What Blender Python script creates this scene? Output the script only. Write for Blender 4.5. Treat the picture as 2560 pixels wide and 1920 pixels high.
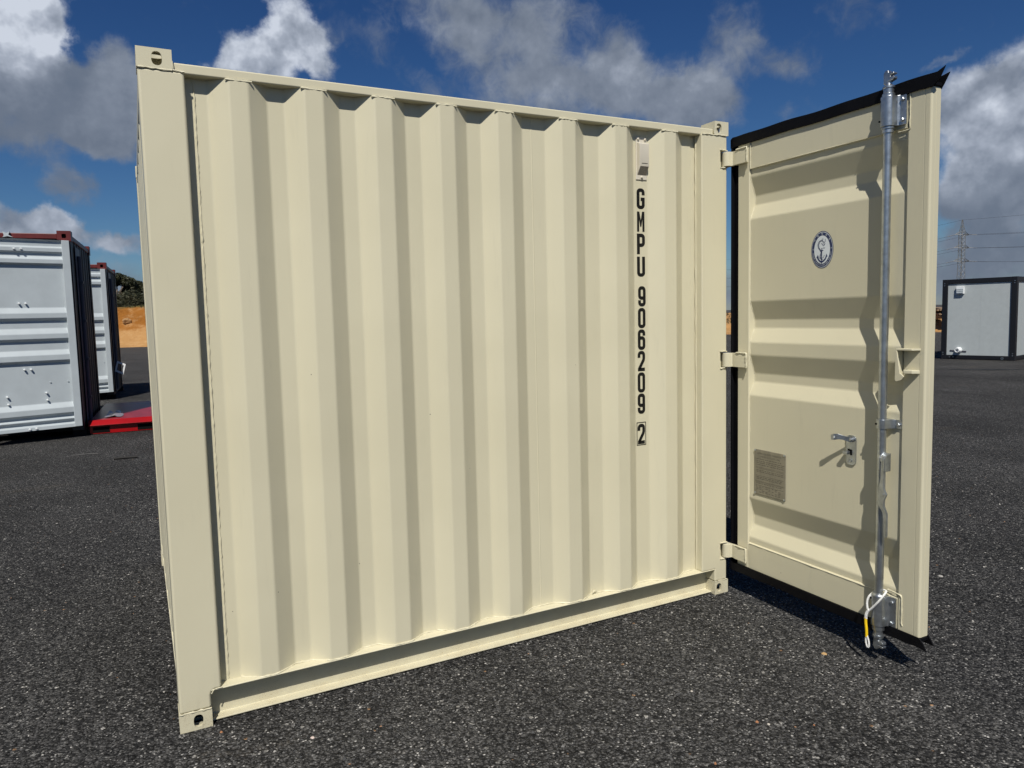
import bpy, bmesh, math, random
from mathutils import Vector, Matrix, noise
random.seed(7)
R = math.radians
sc = bpy.context.scene
col = sc.collection
for o in list(bpy.data.objects):
    bpy.data.objects.remove(o)

# ------------------------------------------------------------------ camera
YAW, PITCH, ROLL = .4639, -8.39e-02, -2.61e-02
CAM = Vector((-.0527, -2.5648, 1.3867))
fw = Vector((math.sin(YAW)*math.cos(PITCH), math.cos(YAW)*math.cos(PITCH), math.sin(PITCH)))
rt = Vector((math.cos(YAW), -math.sin(YAW), 0)); up = rt.cross(fw)
rt, up = rt*math.cos(ROLL)+up*math.sin(ROLL), up*math.cos(ROLL)-rt*math.sin(ROLL)
cam = bpy.data.cameras.new('camera'); co = bpy.data.objects.new('camera', cam); col.objects.link(co)
m = Matrix((rt, up, -fw)).transposed().to_4x4(); m.translation = CAM
co.matrix_world = m
cam.sensor_width = 36; cam.lens = 1785.6/2560*36
cam.shift_x = (1280-1239.12)/2560; cam.shift_y = (940.04-960)/2560
cam.clip_start = .05; cam.clip_end = 6000
sc.camera = co
# ------------------------------------------------------------------ sun, sky, exposure
SUN = Vector((-1.12, -2.0, 2.78)).normalized()
sl = bpy.data.lights.new('sun', 'SUN'); so = bpy.data.objects.new('sun', sl); col.objects.link(so)
sl.energy = 5.0; sl.angle = R(.53); sl.color = (1, .955, .87)
so.rotation_euler = (-SUN).to_track_quat('-Z', 'Y').to_euler(); so.location = (-4, -8, 12)
vs = sc.view_settings
vs.view_transform = 'Standard'; vs.look = 'None'; vs.gamma = 1; vs.exposure = 0; vs.use_curve_mapping = False
sc.cycles.max_bounces = 5; sc.cycles.diffuse_bounces = 3; sc.cycles.glossy_bounces = 3; sc.cycles.use_adaptive_sampling = True; sc.cycles.adaptive_threshold = .02

class NT:
    """small helper round a node tree"""
    def __init__(s, nt): s.nt = nt; s.n = nt.nodes; s.n.clear()
    def node(s, t, **k):
        x = s.n.new(t)
        for a, b in k.items(): setattr(x, a, b)
        return x
    def put(s, sock, v):
        if v is None: return
        if hasattr(v, 'is_output') or isinstance(v, bpy.types.NodeSocket): s.nt.links.new(v, sock)
        else: sock.default_value = v
    def math(s, op, a, b=None, c=None, clamp=False):
        x = s.node('ShaderNodeMath', operation=op, use_clamp=clamp)
        for i, v in enumerate((a, b, c)):
            if v is not None: s.put(x.inputs[i], v)
        return x.outputs[0]
    def vmath(s, op, a, b=None, c=None, out=0):
        x = s.node('ShaderNodeVectorMath', operation=op)
        for i, v in enumerate((a, b, c)):
            if v is not None: s.put(x.inputs[i], v)
        return x.outputs[out]
    def ramp(s, v, a, b, lo=0., hi=1., smooth=True):
        x = s.node('ShaderNodeMapRange', interpolation_type='SMOOTHSTEP' if smooth else 'LINEAR')
        for i, q in enumerate((v, a, b, lo, hi)): s.put(x.inputs[i], q)
        return x.outputs[0]
    def noise(s, vec, scale, detail=4, rough=.55, dist=0., out=0):
        x = s.node('ShaderNodeTexNoise'); s.put(x.inputs['Vector'], vec)
        s.put(x.inputs['Scale'], scale); s.put(x.inputs['Detail'], detail); s.put(x.inputs['Roughness'], rough); s.put(x.inputs['Distortion'], dist)
        return x.outputs[out]
    def voro(s, vec, scale, feature='F1', rnd=1., out='Distance'):
        x = s.node('ShaderNodeTexVoronoi', feature=feature); s.put(x.inputs['Vector'], vec)
        s.put(x.inputs['Scale'], scale); s.put(x.inputs['Randomness'], rnd)
        return x.outputs[out], x
    def mix(s, f, a, b, blend='MIX'):
        x = s.node('ShaderNodeMix', data_type='RGBA', blend_type=blend)
        s.put(x.inputs[0], f)
        s.put(x.inputs[6], a if not isinstance(a, tuple) else (*a[:3], 1)); s.put(x.inputs[7], b if not isinstance(b, tuple) else (*b[:3], 1))
        return x.outputs[2]

# cloud groups of this sky: azimuth, elevation, half-widths (radians), tilt, density, brightness
LOBES = [(-0.104, 0.336, 0.058, 0.051, 1.5, 1.2, 0.95),
 (-0.075, 0.321, 0.028, 0.044, 1.5, 1.0, 0.9),
 (-0.097, 0.281, 0.056, 0.032, 1.5, 1.0, 0.6),
 (-0.108, 0.233, 0.077, 0.046, 1.5, 1.1, 0.25),
 (-0.043, 0.258, 0.061, 0.043, 1.5, 1.0, 0.22),
 (-0.002, 0.31, 0.026, 0.023, 31.5, 0.7, 0.45),
 (0.0, 0.271, 0.043, 0.043, 1.5, 0.9, 0.42),
 (-0.007, 0.226, 0.048, 0.03, -8.5, 0.9, 0.3),
 (0.205, 0.368, 0.035, 0.039, 1.5, 1.15, 0.95),
 (0.186, 0.332, 0.07, 0.031, 11.5, 1.15, 0.85),
 (0.241, 0.335, 0.028, 0.032, 1.5, 1.0, 0.8),
 (0.136, 0.317, 0.039, 0.018, 11.5, 0.8, 0.6),
 (0.412, 0.384, 0.088, 0.046, -23.5, 0.59, 0.41),
 (0.487, 0.346, 0.095, 0.051, -23.5, 0.59, 0.39),
 (0.536, 0.372, 0.046, 0.04, 1.5, 0.51, 0.41),
 (0.583, 0.323, 0.08, 0.055, 1.5, 0.55, 0.39),
 (0.647, 0.323, 0.046, 0.048, 1.5, 0.62, 0.48),
 (0.688, 0.287, 0.109, 0.043, -10.5, 0.62, 0.44),
 (0.749, 0.286, 0.062, 0.03, 6.5, 0.62, 0.41),
 (0.739, 0.259, 0.069, 0.036, 1.5, 0.59, 0.32),
 (0.604, 0.279, 0.146, 0.038, -8.5, 0.55, 0.41),
 (0.425, 0.291, 0.081, 0.038, -8.5, 0.38, 0.34),
 (0.784, 0.337, 0.036, 0.034, -38.5, 0.41, 0.34),
 (0.813, 0.313, 0.06, 0.027, -28.5, 0.46, 0.28),
 (0.869, 0.298, 0.038, 0.03, 1.5, 0.35, 0.25),
 (0.861, 0.236, 0.032, 0.015, 21.5, 0.39, 0.3),
 (1.022, 0.279, 0.025, 0.009, 31.5, 0.6, 0.46),
 (1.083, 0.232, 0.059, 0.041, 21.5, 1.0, 0.69),
 (1.043, 0.227, 0.046, 0.042, 1.5, 0.95, 0.69),
 (1.063, 0.177, 0.061, 0.056, 1.5, 1.15, 0.71),
 (1.09, 0.126, 0.067, 0.052, 1.5, 1.1, 0.37),
 (1.049, 0.118, 0.05, 0.04, 1.5, 0.95, 0.29),
 (-0.063, 0.17, 0.031, 0.022, -23.5, 0.75, 0.25),
 (-0.108, 0.127, 0.043, 0.018, -8.5, 0.95, 0.4),
 (-0.073, 0.124, 0.033, 0.016, -23.5, 1.0, 0.75),
 (-0.109, 0.115, 0.035, 0.011, 1.5, 0.9, 0.85),
 (-0.037, 0.104, 0.03, 0.017, -18.5, 0.7, 0.5),
 (-0.007, 0.095, 0.027, 0.014, -8.5, 0.75, 0.55),
 (1.069, 0.067, 0.065, 0.024, 1.5, 0.55, 0.23),
 (0.3, 0.36, 0.06, 0.03, -20, 0.35, 0.35),
 (0.5, 0.4, 0.12, 0.03, -10, 0.38, 0.4),
 (0.92, 0.34, 0.05, 0.03, -20, 0.4, 0.3),
 (1.02, 0.05, 0.12, 0.03, 0, 0.5, 0.3),
 (-0.06, 0.055, 0.09, 0.03, 0, 0.4, 0.4)]
world = bpy.data.worlds.new('World'); sc.world = world; world.use_nodes = True
def build_world():
    t = NT(world.node_tree)
    sky = t.node('ShaderNodeTexSky', sky_type='NISHITA', sun_disc=False)
    sky.sun_elevation = math.asin(SUN.z); sky.sun_rotation = math.atan2(SUN.x, SUN.y)
    sky.air_density = 1.0; sky.dust_density = .3; sky.ozone_density = 3.0; sky.altitude = 300
    bg = t.node('ShaderNodeBackground'); bg.inputs[1].default_value = .055
    # deep, dry-air blue
    sk = t.node('ShaderNodeSeparateColor'); t.put(sk.inputs[0], sky.outputs[0]); ck = t.node('ShaderNodeCombineColor')
    for i, gm in enumerate((1.47, 1.29, 1.075)): t.put(ck.inputs[i], t.math('DIVIDE', t.math('POWER', t.math('MULTIPLY', sk.outputs[i], .055), gm), .055))
    t.put(bg.inputs[0], ck.outputs[0])
    g = t.node('ShaderNodeTexCoord').outputs['Generated']
    d = t.vmath('NORMALIZE', g)
    sx = t.node('ShaderNodeSeparateXYZ'); t.put(sx.inputs[0], d)
    az = t.math('ARCTAN2', sx.outputs[0], sx.outputs[1]); el = t.math('ARCSINE', sx.outputs[2])
    cx = t.node('ShaderNodeCombineXYZ'); t.put(cx.inputs[0], az); t.put(cx.inputs[1], el)
    ae = cx.outputs[0]
    # ragged outline: the coordinates are pushed about before the groups are measured
    w1 = t.vmath('SUBTRACT', t.noise(d, 16, 6, .60, out=1), (.5, .5, .5))
    aew = t.vmath('ADD', ae, t.vmath('MULTIPLY', w1, (.075, .06, 0)))
    dens = None; bri = None
    for (a, e, ra, re, rot, w, b) in LOBES:
        p = t.vmath('SUBTRACT', aew, (a, e, 0))
        rotn = t.node('ShaderNodeVectorRotate', rotation_type='Z_AXIS'); t.put(rotn.inputs['Vector'], p); rotn.inputs['Angle'].default_value = -R(rot)
        q = t.vmath('MULTIPLY', rotn.outputs[0], (1/ra, 1/re, 0))
        l = t.vmath('LENGTH', q, out=1)
        k = t.ramp(l, 1.35, .35, 0., w)
        dens = k if dens is None else t.math('ADD', dens, k)
        kb = t.math('MULTIPLY', k, b)
        bri = kb if bri is None else t.math('ADD', bri, kb)
    # broken cloud added round the unseen sky, made dim and sparse to lower fill
    away = t.ramp(t.math('ABSOLUTE', t.math('SUBTRACT', az, .48)), .72, .95)
    high = t.ramp(el, .42, .62)
    away = t.math('MAXIMUM', away, high)
    fld = t.math('MULTIPLY', t.ramp(t.noise(t.vmath('MULTIPLY', d, (1, 1, 1.8)), 3.1, 5, .55), .52, .68), away)
    dens = t.math('ADD', dens, fld); bri = t.math('ADD', bri, t.math('MULTIPLY', fld, .28))
    hz_ = t.ramp(el, .085, .0, 0., .85); dens = t.math('ADD', dens, hz_); bri = t.math('ADD', bri, t.math('MULTIPLY', hz_, .30))
    fine = t.noise(d, 36, 7, .62, .4)
    big = t.noise(d, 11, 5, .55)
    fm = t.math('ADD', t.math('MULTIPLY', t.math('SUBTRACT', fine, .5), 1.1), t.math('MULTIPLY', t.math('SUBTRACT', big, .5), .8))
    mask = t.ramp(t.math('ADD', dens, fm), .10, 1.12)
    mask = t.math('MULTIPLY', mask, .97)
    # light: relief of the cloud towards the sun side
    off = t.vmath('ADD', d, (-.010, -.004, .020))
    rel = t.math('SUBTRACT', t.noise(d, 20, 4, .55), t.noise(off, 20, 4, .55))
    mean = t.math('DIVIDE', bri, t.math('MAXIMUM', dens, .05))
    lum = t.math('ADD', mean, t.math('MULTIPLY', rel, t.math('ADD', .25, t.math('MULTIPLY', mean, 1.3))))
    lum = t.math('ADD', lum, t.math('MULTIPLY', t.math('SUBTRACT', fine, .5), .18), clamp=True)
    cr = t.node('ShaderNodeValToRGB'); t.put(cr.inputs[0], lum)
    e = cr.color_ramp.elements
    e[0].position = 0; e[0].color = (.120, .155, .215, 1)
    e[1].position = 1; e[1].color = (.62, .67, .76, 1)
    for pos, c in ((.25, (.152, .185, .245, 1)), (.5, (.225, .262, .33, 1)), (.78, (.39, .435, .52, 1))):
        x = e.new(pos); x.color = c
    bc = t.node('ShaderNodeBackground'); t.put(bc.inputs[0], cr.outputs[0]); bc.inputs[1].default_value = 1.
    # nothing below the horizon
    below = t.ramp(el, -.01, .02)
    mx = t.node('ShaderNodeMixShader'); t.put(mx.inputs[0], t.math('MULTIPLY', mask, below)); t.put(mx.inputs[1], bg.outputs[0]); t.put(mx.inputs[2], bc.outputs[0])
    o = t.node('ShaderNodeOutputWorld'); t.put(o.inputs[0], mx.outputs[0])
build_world()
world.cycles.sampling_method = 'MANUAL'; world.cycles.sample_map_resolution = 256

# ------------------------------------------------------------------ materials
def newmat(name):
    m = bpy.data.materials.new(name); m.use_nodes = True
    t = NT(m.node_tree)
    b = t.node('ShaderNodeBsdfPrincipled'); o = t.node('ShaderNodeOutputMaterial'); t.put(o.inputs[0], b.outputs[0])
    return m, t, b
def obj_co(t): return t.node('ShaderNodeTexCoord').outputs['Object']
def geo_pos(t): return t.node('ShaderNodeNewGeometry').outputs['Position']
def bump(t, b, h, strength, dist):
    x = t.node('ShaderNodeBump'); t.put(x.inputs['Height'], h); x.inputs['Strength'].default_value = strength; x.inputs['Distance'].default_value = dist
    t.put(b.inputs['Normal'], x.outputs[0])
def plain(name, c, rough=.5, metal=0., var=.12, scale=9., bs=0., bscale=60., spec=.5):
    m, t, b = newmat(name)
    p = geo_pos(t)
    n = t.noise(p, scale, 5, .6)
    f = t.ramp(n, .3, .7, 1-var, 1+var, False)
    vm = t.vmath('SCALE', (c[0], c[1], c[2])); nd = vm.node; t.put(nd.inputs[3], f)
    t.put(b.inputs['Base Color'], vm)
    b.inputs['Roughness'].default_value = rough; b.inputs['Metallic'].default_value = metal
    b.inputs['Specular IOR Level'].default_value = spec
    if bs: bump(t, b, t.noise(p, bscale, 4, .6), bs, .01)
    return m
def cream_paint():
    m, t, b = newmat('cream_paint')
    p = geo_pos(t)
    base = t.mix(t.ramp(t.noise(p, 1.7, 3, .5), .35, .65), (.560, .522, .378), (.585, .546, .398))
    # faint scuffs and handling marks
    st = t.vmath('MULTIPLY', p, (9, 9, 1.2))
    sc_ = t.ramp(t.noise(st, 3, 6, .65), .56, .78, 0, .22)
    base = t.mix(sc_, base, (.42, .395, .295))
    # mud splash and grit low down, paint chips anywhere
    z = t.node('ShaderNodeSeparateXYZ'); t.put(z.inputs[0], p)
    low = t.ramp(z.outputs[2], .16, .0)
    dots = t.ramp(t.noise(p, 300, 3, .7), .57, .66)
    patch = t.ramp(t.noise(p, 11, 4, .6), .38, .62)
    base = t.mix(t.math('MULTIPLY', t.math('MULTIPLY', dots, low), t.math('MULTIPLY', patch, .95)), base, (.20, .155, .095))
    base = t.mix(t.math('MULTIPLY', low, t.math('MULTIPLY', patch, .18)), base, (.42, .34, .2))
    vd, vn = t.voro(p, 26)
    cell = t.node('ShaderNodeSeparateColor'); t.put(cell.inputs[0], vn.outputs['Color'])
    chip = t.math('MULTIPLY', t.ramp(t.math('ADD', vd, t.math('MULTIPLY', t.noise(p, 300, 2), .06)), .10, .06), t.math('GREATER_THAN', cell.outputs[0], .978))
    base = t.mix(chip, base, (.10, .09, .075))
    t.put(b.inputs['Base Color'], base)
    t.put(b.inputs['Roughness'], t.ramp(t.noise(p, 5, 4, .6), .3, .7, .34, .46))
    b.inputs['Specular IOR Level'].default_value = .45
    h = t.math('ADD', t.math('ADD', t.math('MULTIPLY', t.noise(p, 2.6, 2, .5), 1.0), t.math('MULTIPLY', t.noise(t.vmath('MULTIPLY', p, (1, 1, .6)), 11, 2, .5), .16)), t.math('MULTIPLY', t.noise(p, 320, 3, .6), .012))
    bump(t, b, h, .16, .010)
    return m
def asphalt():
    m, t, b = newmat('asphalt')
    p = geo_pos(t)
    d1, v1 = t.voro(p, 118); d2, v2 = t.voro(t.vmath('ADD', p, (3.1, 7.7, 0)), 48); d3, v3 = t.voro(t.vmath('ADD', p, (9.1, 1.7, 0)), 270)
    def split(v):
        s_ = t.node('ShaderNodeSeparateColor'); t.put(s_.inputs[0], v.outputs['Color']); return s_.outputs
    c1, c2, c3 = split(v1), split(v2), split(v3)
    tone = t.math('POWER', c1[0], 2.2)
    base = t.mix(tone, (.015, .015, .015), (.104, .1015, .098))
    base = t.mix(t.math('MULTIPLY', t.math('GREATER_THAN', c3[1], .90), .8), base, (.105, .103, .10))
    sp = t.math('MULTIPLY', t.math('GREATER_THAN', c1[1], .93), t.ramp(d1, .55, .35))
    base = t.mix(sp, base, t.mix(c1[2], (.15, .147, .14), (.33, .32, .30)))
    sp2 = t.math('MULTIPLY', t.math('GREATER_THAN', c2[1], .965), t.ramp(d2, .42, .30))
    base = t.mix(sp2, base, t.mix(c2[2], (.13, .127, .12), (.29, .28, .26)))
    warm = t.math('MULTIPLY', t.math('GREATER_THAN', c2[0], .996), t.ramp(d2, .36, .25))
    base = t.mix(warm, base, (.26, .16, .09))
    # black binder between the stones, with gap shade painted into the colour
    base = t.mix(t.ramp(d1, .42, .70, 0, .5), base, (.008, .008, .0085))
    # worn, dusty and darker areas
    area = t.noise(p, .55, 5, .6); area2 = t.noise(t.vmath('MULTIPLY', p, (1, .35, 1)), 1.9, 4, .6)
    f = t.math('MULTIPLY', t.ramp(area, .3, .7, .70, 1.35, False), t.ramp(area2, .3, .7, .82, 1.2, False))
    f = t.math('MULTIPLY', f, t.ramp(t.noise(p, 34, 3, .7), .32, .68, .55, 1.5, False))
    vm = t.vmath('SCALE', base); t.put(vm.node.inputs[3], f)
    dust = t.math('MULTIPLY', t.ramp(t.noise(t.vmath('MULTIPLY', p, (.5, 1.6, 1)), .9, 6, .65), .60, .74), .30)
    dust = t.math('MULTIPLY', dust, t.ramp(t.noise(p, 55, 3, .6), .42, .6))
    base = t.mix(dust, vm, (.20, .155, .095))
    # towards the edge of the yard: a little browner with washed-in fines
    dist = t.vmath('LENGTH', p, out=1)
    base = t.mix(t.ramp(dist, 10, 45, 0, .40), base, (.082, .078, .075))
    t.put(b.inputs['Base Color'], base)
    b.inputs['Roughness'].default_value = .88; b.inputs['Specular IOR Level'].default_value = .14
    h = t.math('ADD', t.math('MULTIPLY', t.math('SUBTRACT', 1., d1), .8), t.math('MULTIPLY', t.math('SUBTRACT', 1., d2), .9))
    h = t.math('ADD', h, t.math('MULTIPLY', t.noise(p, 28, 3, .6), .8))
    bump(t, b, h, .95, .010)
    return m
M = {}
M['cream'] = cream_paint()
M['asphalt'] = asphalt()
M['rubber'] = plain('black_rubber', (.0030, .0030, .0042), .55, spec=.14, var=.3, bs=.15, bscale=40)
M['ink'] = plain('black_vinyl', (.006, .006, .006), .42, spec=.35)
M['white_ink'] = plain('white_vinyl', (.62, .66, .68), .4)
M['navy_ink'] = plain('navy_vinyl', (.010, .022, .085), .4)
M['galv'] = plain('galvanised_steel', (.44, .465, .485), .34, .92, var=.22, scale=30, bs=.12, bscale=50)
M['plate'] = plain('stamped_steel_plate', (.25, .23, .175), .50, .35, var=.15, scale=25)
M['plate_ink'] = plain('etched_plate_text', (.10, .09, .066), .6, .2)
M['vent'] = plain('vent_plastic', (.60, .555, .46), .42, var=.05)
M['vent_white'] = plain('white_plastic', (.74, .76, .77), .4, var=.03)
M['hole'] = plain('dark_hole', (.004, .004, .004), .9, spec=.1)
M['rope'] = plain('white_rope', (.66, .66, .64), .75, var=.2, scale=300)
M['yellow'] = plain('yellow_sleeve', (.80, .53, .01), .45, var=.1)
M['white_paint'] = plain('white_paint', (.43, .475, .50), .42, var=.06, scale=4, bs=.12, bscale=3)
M['red_frame'] = plain('dark_red_frame_paint', (.10, .010, .009), .45, var=.25, scale=8)
M['dark_wall'] = plain('maroon_wall_paint', (.0045, .0025, .003), .5, var=.2)
M['grey_post'] = plain('grey_post_paint', (.05, .05, .066), .5)
M['black'] = plain('black_underside', (.010, .009, .009), .8, spec=.2)
M['red_ramp'] = plain('bright_red_gloss_paint', (.30, .004, .006), .22, var=.1, scale=5)
M['red_deck'] = plain('worn_red_deck_paint', (.26, .018, .026), .35, var=.35, scale=3)
M['film'] = plain('clear_plastic_film', (.28, .24, .25), .25)
M['cabin_white'] = plain('cabin_wall_panel', (.41, .445, .45), .45, var=.04)
M['cabin_black'] = plain('cabin_black_frame', (.007, .0075, .010), .45)
M['steel_dull'] = plain('weathered_lattice_steel', (.17, .17, .165), .6, .3)
M['wire'] = plain('power_line', (.05, .05, .055), .6)
M['insulator'] = plain('insulator', (.45, .45, .44), .3)
M['bark'] = plain('bark', (.16, .125, .10), .9, var=.3)
M['timber'] = plain('weathered_timber', (.22, .15, .09), .85, var=.4)
def leafmat(name, a, b_):
    m, t, b = newmat(name)
    p = geo_pos(t)
    t.put(b.inputs['Base Color'], t.mix(t.ramp(t.noise(p, 1.6, 4, .6), .35, .65), a, b_))
    b.inputs['Roughness'].default_value = .6; b.inputs['Specular IOR Level'].default_value = .3
    return m
M['leaf'] = leafmat('foliage_olive', (.022, .028, .014), (.058, .060, .030))
M['scrub'] = leafmat('foliage_scrub', (.020, .026, .013), (.062, .058, .030))
def sandmat():
    m, t, b = newmat('orange_sand')
    p = geo_pos(t)
    z = t.node('ShaderNodeSeparateXYZ'); t.put(z.inputs[0], p)
    lay = t.math('ADD', z.outputs[2], t.math('MULTIPLY', t.math('SUBTRACT', t.noise(p, .45, 4, .6), .5), 1.1))
    c = t.mix(t.ramp(lay, .95, 1.35), (.40, .22, .085), (.27, .108, .022))
    c = t.mix(t.ramp(t.noise(t.vmath('MULTIPLY', p, (1, 1, 2.2)), 1.3, 6, .65), .45, .7, 0, .5), c, (.52, .33, .16))
    c = t.mix(t.ramp(t.noise(p, 3.2, 5, .7), .60, .75, 0, .55), c, (.22, .085, .02))
    c = t.mix(t.ramp(t.math('ADD', z.outputs[2], t.math('MULTIPLY', t.noise(p, 1.5, 3), .5)), 2.70, 2.95), c, (.10, .085, .03))
    t.put(b.inputs['Base Color'], c); b.inputs['Roughness'].default_value = .95; b.inputs['Specular IOR Level'].default_value = .1
    bump(t, b, t.noise(p, 4, 6, .65), .8, .15)
    return m
M['sand'] = sandmat()
def perforated():
    m, t, b = newmat('perforated_grille')
    p = t.vmath('MULTIPLY', geo_pos(t), (260, 0, 260))
    f = t.vmath('FRACTION', p); s_ = t.vmath('LENGTH', t.vmath('MULTIPLY', t.vmath('SUBTRACT', f, (.5, 0, .5)), (1, 0, 1)), out=1)
    t.put(b.inputs['Base Color'], t.mix(t.math('LESS_THAN', s_, .34), (.34, .30, .24), (.01, .009, .008)))
    b.inputs['Roughness'].default_value = .5
    return m
M['grille'] = perforated()

# ------------------------------------------------------------------ mesh helpers
class MB:
    def __init__(s): s.v = []; s.f = []; s.mi = []; s.cur = 0
    def add(s, vs, fs):
        k = len(s.v); s.v += [tuple(p) for p in vs]; s.f += [[i+k for i in f] for f in fs]; s.mi += [s.cur]*len(fs); return s
    def box(s, x0, x1, y0, y1, z0, z1):
        return s.add([(x0,y0,z0),(x1,y0,z0),(x1,y1,z0),(x0,y1,z0),(x0,y0,z1),(x1,y0,z1),(x1,y1,z1),(x0,y1,z1)],
                     [(0,3,2,1),(4,5,6,7),(0,1,5,4),(1,2,6,5),(2,3,7,6),(3,0,4,7)])
    def ext(s, poly, axis, a, b):
        """polygon in the two other axes (in x,y,z order) pulled along axis from a to b"""
        def P(p, w):
            return {'x': (w, p[0], p[1]), 'y': (p[0], w, p[1]), 'z': (p[0], p[1], w)}[axis]
        n = len(poly)
        return s.add([P(p, a) for p in poly]+[P(p, b) for p in poly],
                     [list(range(n))[::-1], list(range(n, 2*n))]+[(i, (i+1) % n, n+(i+1) % n, n+i) for i in range(n)])
    def sheet(s, prof, axis, a, b, off):
        """folded sheet: open profile thickened by the offset off=(d0,d1)"""
        return s.ext(list(prof)+[(p[0]+off[0], p[1]+off[1]) for p in reversed(prof)], axis, a, b)
    def tube(s, path, r, n=8, caps=True, rfun=None):
        path = [Vector(p) for p in path]; rings = []
        ref = None
        for i, p in enumerate(path):
            d = (path[min(i+1, len(path)-1)]-path[max(i-1, 0)]).normalized()
            if ref is None:
                ref = Vector((0, 0, 1)) if abs(d.z) < .9 else Vector((1, 0, 0))
            a = d.cross(ref).normalized(); ref = a.cross(d).normalized(); b_ = ref
            rr = r if rfun is None else r*rfun(i)
            rings.append([p+(a*math.cos(2*math.pi*k/n)+b_*math.sin(2*math.pi*k/n))*rr for k in range(n)])
        vs = [q for g in rings for q in g]; fs = []
        for i in range(len(path)-1):
            for k in range(n): fs.append((i*n+k, i*n+(k+1) % n, (i+1)*n+(k+1) % n, (i+1)*n+k))
        if caps: fs += [list(range(n))[::-1], [(len(path)-1)*n+k for k in range(n)]]
        return s.add(vs, fs)
    def lathe(s, prof, c, axis='z', n=24, caps=True):
        """prof: (radius, height along axis)"""
        vs = []
        for r, h in prof:
            for k in range(n):
                a = 2*math.pi*k/n; x, y = r*math.cos(a), r*math.sin(a)
                vs.append({'z': (c[0]+x, c[1]+y, c[2]+h), 'y': (c[0]+x, c[1]+h, c[2]+y), 'x': (c[0]+h, c[1]+x, c[2]+y)}[axis])
        fs = []
        for i in range(len(prof)-1):
            for k in range(n): fs.append((i*n+k, i*n+(k+1) % n, (i+1)*n+(k+1) % n, (i+1)*n+k))
        if caps: fs += [list(range(n))[::-1], [(len(prof)-1)*n+k for k in range(n)]]
        return s.add(vs, fs)
    def strip(s, path, w, place, closed=False, th=.0008):
        """flat stroke of width w along a 2-D path; place(u, v, lift) gives the 3-D point"""
        P = [Vector(p) for p in path]; n = len(P); L_, R_ = [], []
        for i in range(n):
            a = P[(i-1) % n] if (closed or i) else None; b_ = P[(i+1) % n] if (closed or i < n-1) else None
            d0 = (P[i]-a).normalized() if a is not None else None; d1 = (b_-P[i]).normalized() if b_ is not None else None
            d0 = d0 or d1; d1 = d1 or d0
            n0, n1 = Vector((-d0.y, d0.x)), Vector((-d1.y, d1.x)); mm = (n0+n1)
            mm = mm.normalized() if mm.length > 1e-6 else n0
            k = min(1/max(mm.dot(n0), .3), 2.6)
            L_.append(P[i]+mm*w/2*k); R_.append(P[i]-mm*w/2*k)
        vs = [place(q.x, q.y, 0) for q in L_]+[place(q.x, q.y, 0) for q in R_]
        fs = []
        for i in range(n if closed else n-1):
            j = (i+1) % n; fs.append((i, j, n+j, n+i))
        return s.add(vs, fs)
    def build(s, name, mats, parent=None, smooth=None, bev=0., seg=2, ang=35):
        me = bpy.data.meshes.new(name); me.from_pydata(s.v, [], s.f)
        mats = mats if isinstance(mats, (list, tuple)) else [mats]
        for q in mats: me.materials.append(M[q])
        me.polygons.foreach_set('material_index', s.mi)
        bm = bmesh.new(); bm.from_mesh(me)
        bmesh.ops.recalc_face_normals(bm, faces=bm.faces)
        if bev:
            ed = [e for e in bm.edges if len(e.link_faces) == 2 and e.calc_face_angle(0) > R(ang)]
            bmesh.ops.bevel(bm, geom=ed, offset=bev, segments=seg, affect='EDGES', profile=.5, clamp_overlap=True)
        bm.to_mesh(me); bm.free()
        if smooth is not None:
            me.polygons.foreach_set('use_smooth', [True]*len(me.polygons))
            me.set_sharp_from_angle(angle=R(smooth))
        o = bpy.data.objects.new(name, me); col.objects.link(o)
        if parent: o.parent = parent
        if smooth is not None and smooth < 55:
            wn = o.modifiers.new('weighted_normals', 'WEIGHTED_NORMAL'); wn.keep_sharp = True; wn.weight = 90
        return o
def empty(name, loc=(0, 0, 0), rz=0.):
    o = bpy.data.objects.new(name, None); col.objects.link(o); o.location = loc; o.rotation_euler = (0, 0, rz); o.empty_display_size = .3
    return o
def tag(o, label, cat, group=None, kind=None):
    if label: o['label'] = label
    if cat: o['category'] = cat
    if group: o['group'] = group
    if kind: o['kind'] = kind
    return o
def fillet(prof, r, n=3):
    out = [prof[0]]
    for i in range(1, len(prof)-1):
        a, b_, c = Vector(prof[i-1]), Vector(prof[i]), Vector(prof[i+1])
        d0, d1 = (a-b_), (c-b_); k = min(r, d0.length*.45, d1.length*.45)
        p0, p1 = b_+d0.normalized()*k, b_+d1.normalized()*k
        for j in range(n+1):
            u = j/n; out.append(tuple(p0*(1-u)**2+b_*2*u*(1-u)+p1*u*u))
    out.append(prof[-1]); return out
def jig(path, a):
    return [(p[0]+random.uniform(-a, a), p[1]+random.uniform(-a, a), p[2]+random.uniform(-a, a)) for p in path]
def bead(name, path, r, parent, step=.008, j=.0012, mat='cream'):
    """weld bead: lumpy run along a path"""
    pts = []
    for a, b_ in zip(path[:-1], path[1:]):
        a, b_ = Vector(a), Vector(b_); n = max(1, int((b_-a).length/step))
        pts += [a.lerp(b_, i/n) for i in range(n)]
    pts.append(Vector(path[-1]))
    rs = [random.uniform(.65, 1.3) for _ in pts]
    return MB().tube(jig(pts, j), r, 6, rfun=lambda i: rs[i]).build(name, mat, parent, smooth=60)
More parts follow.
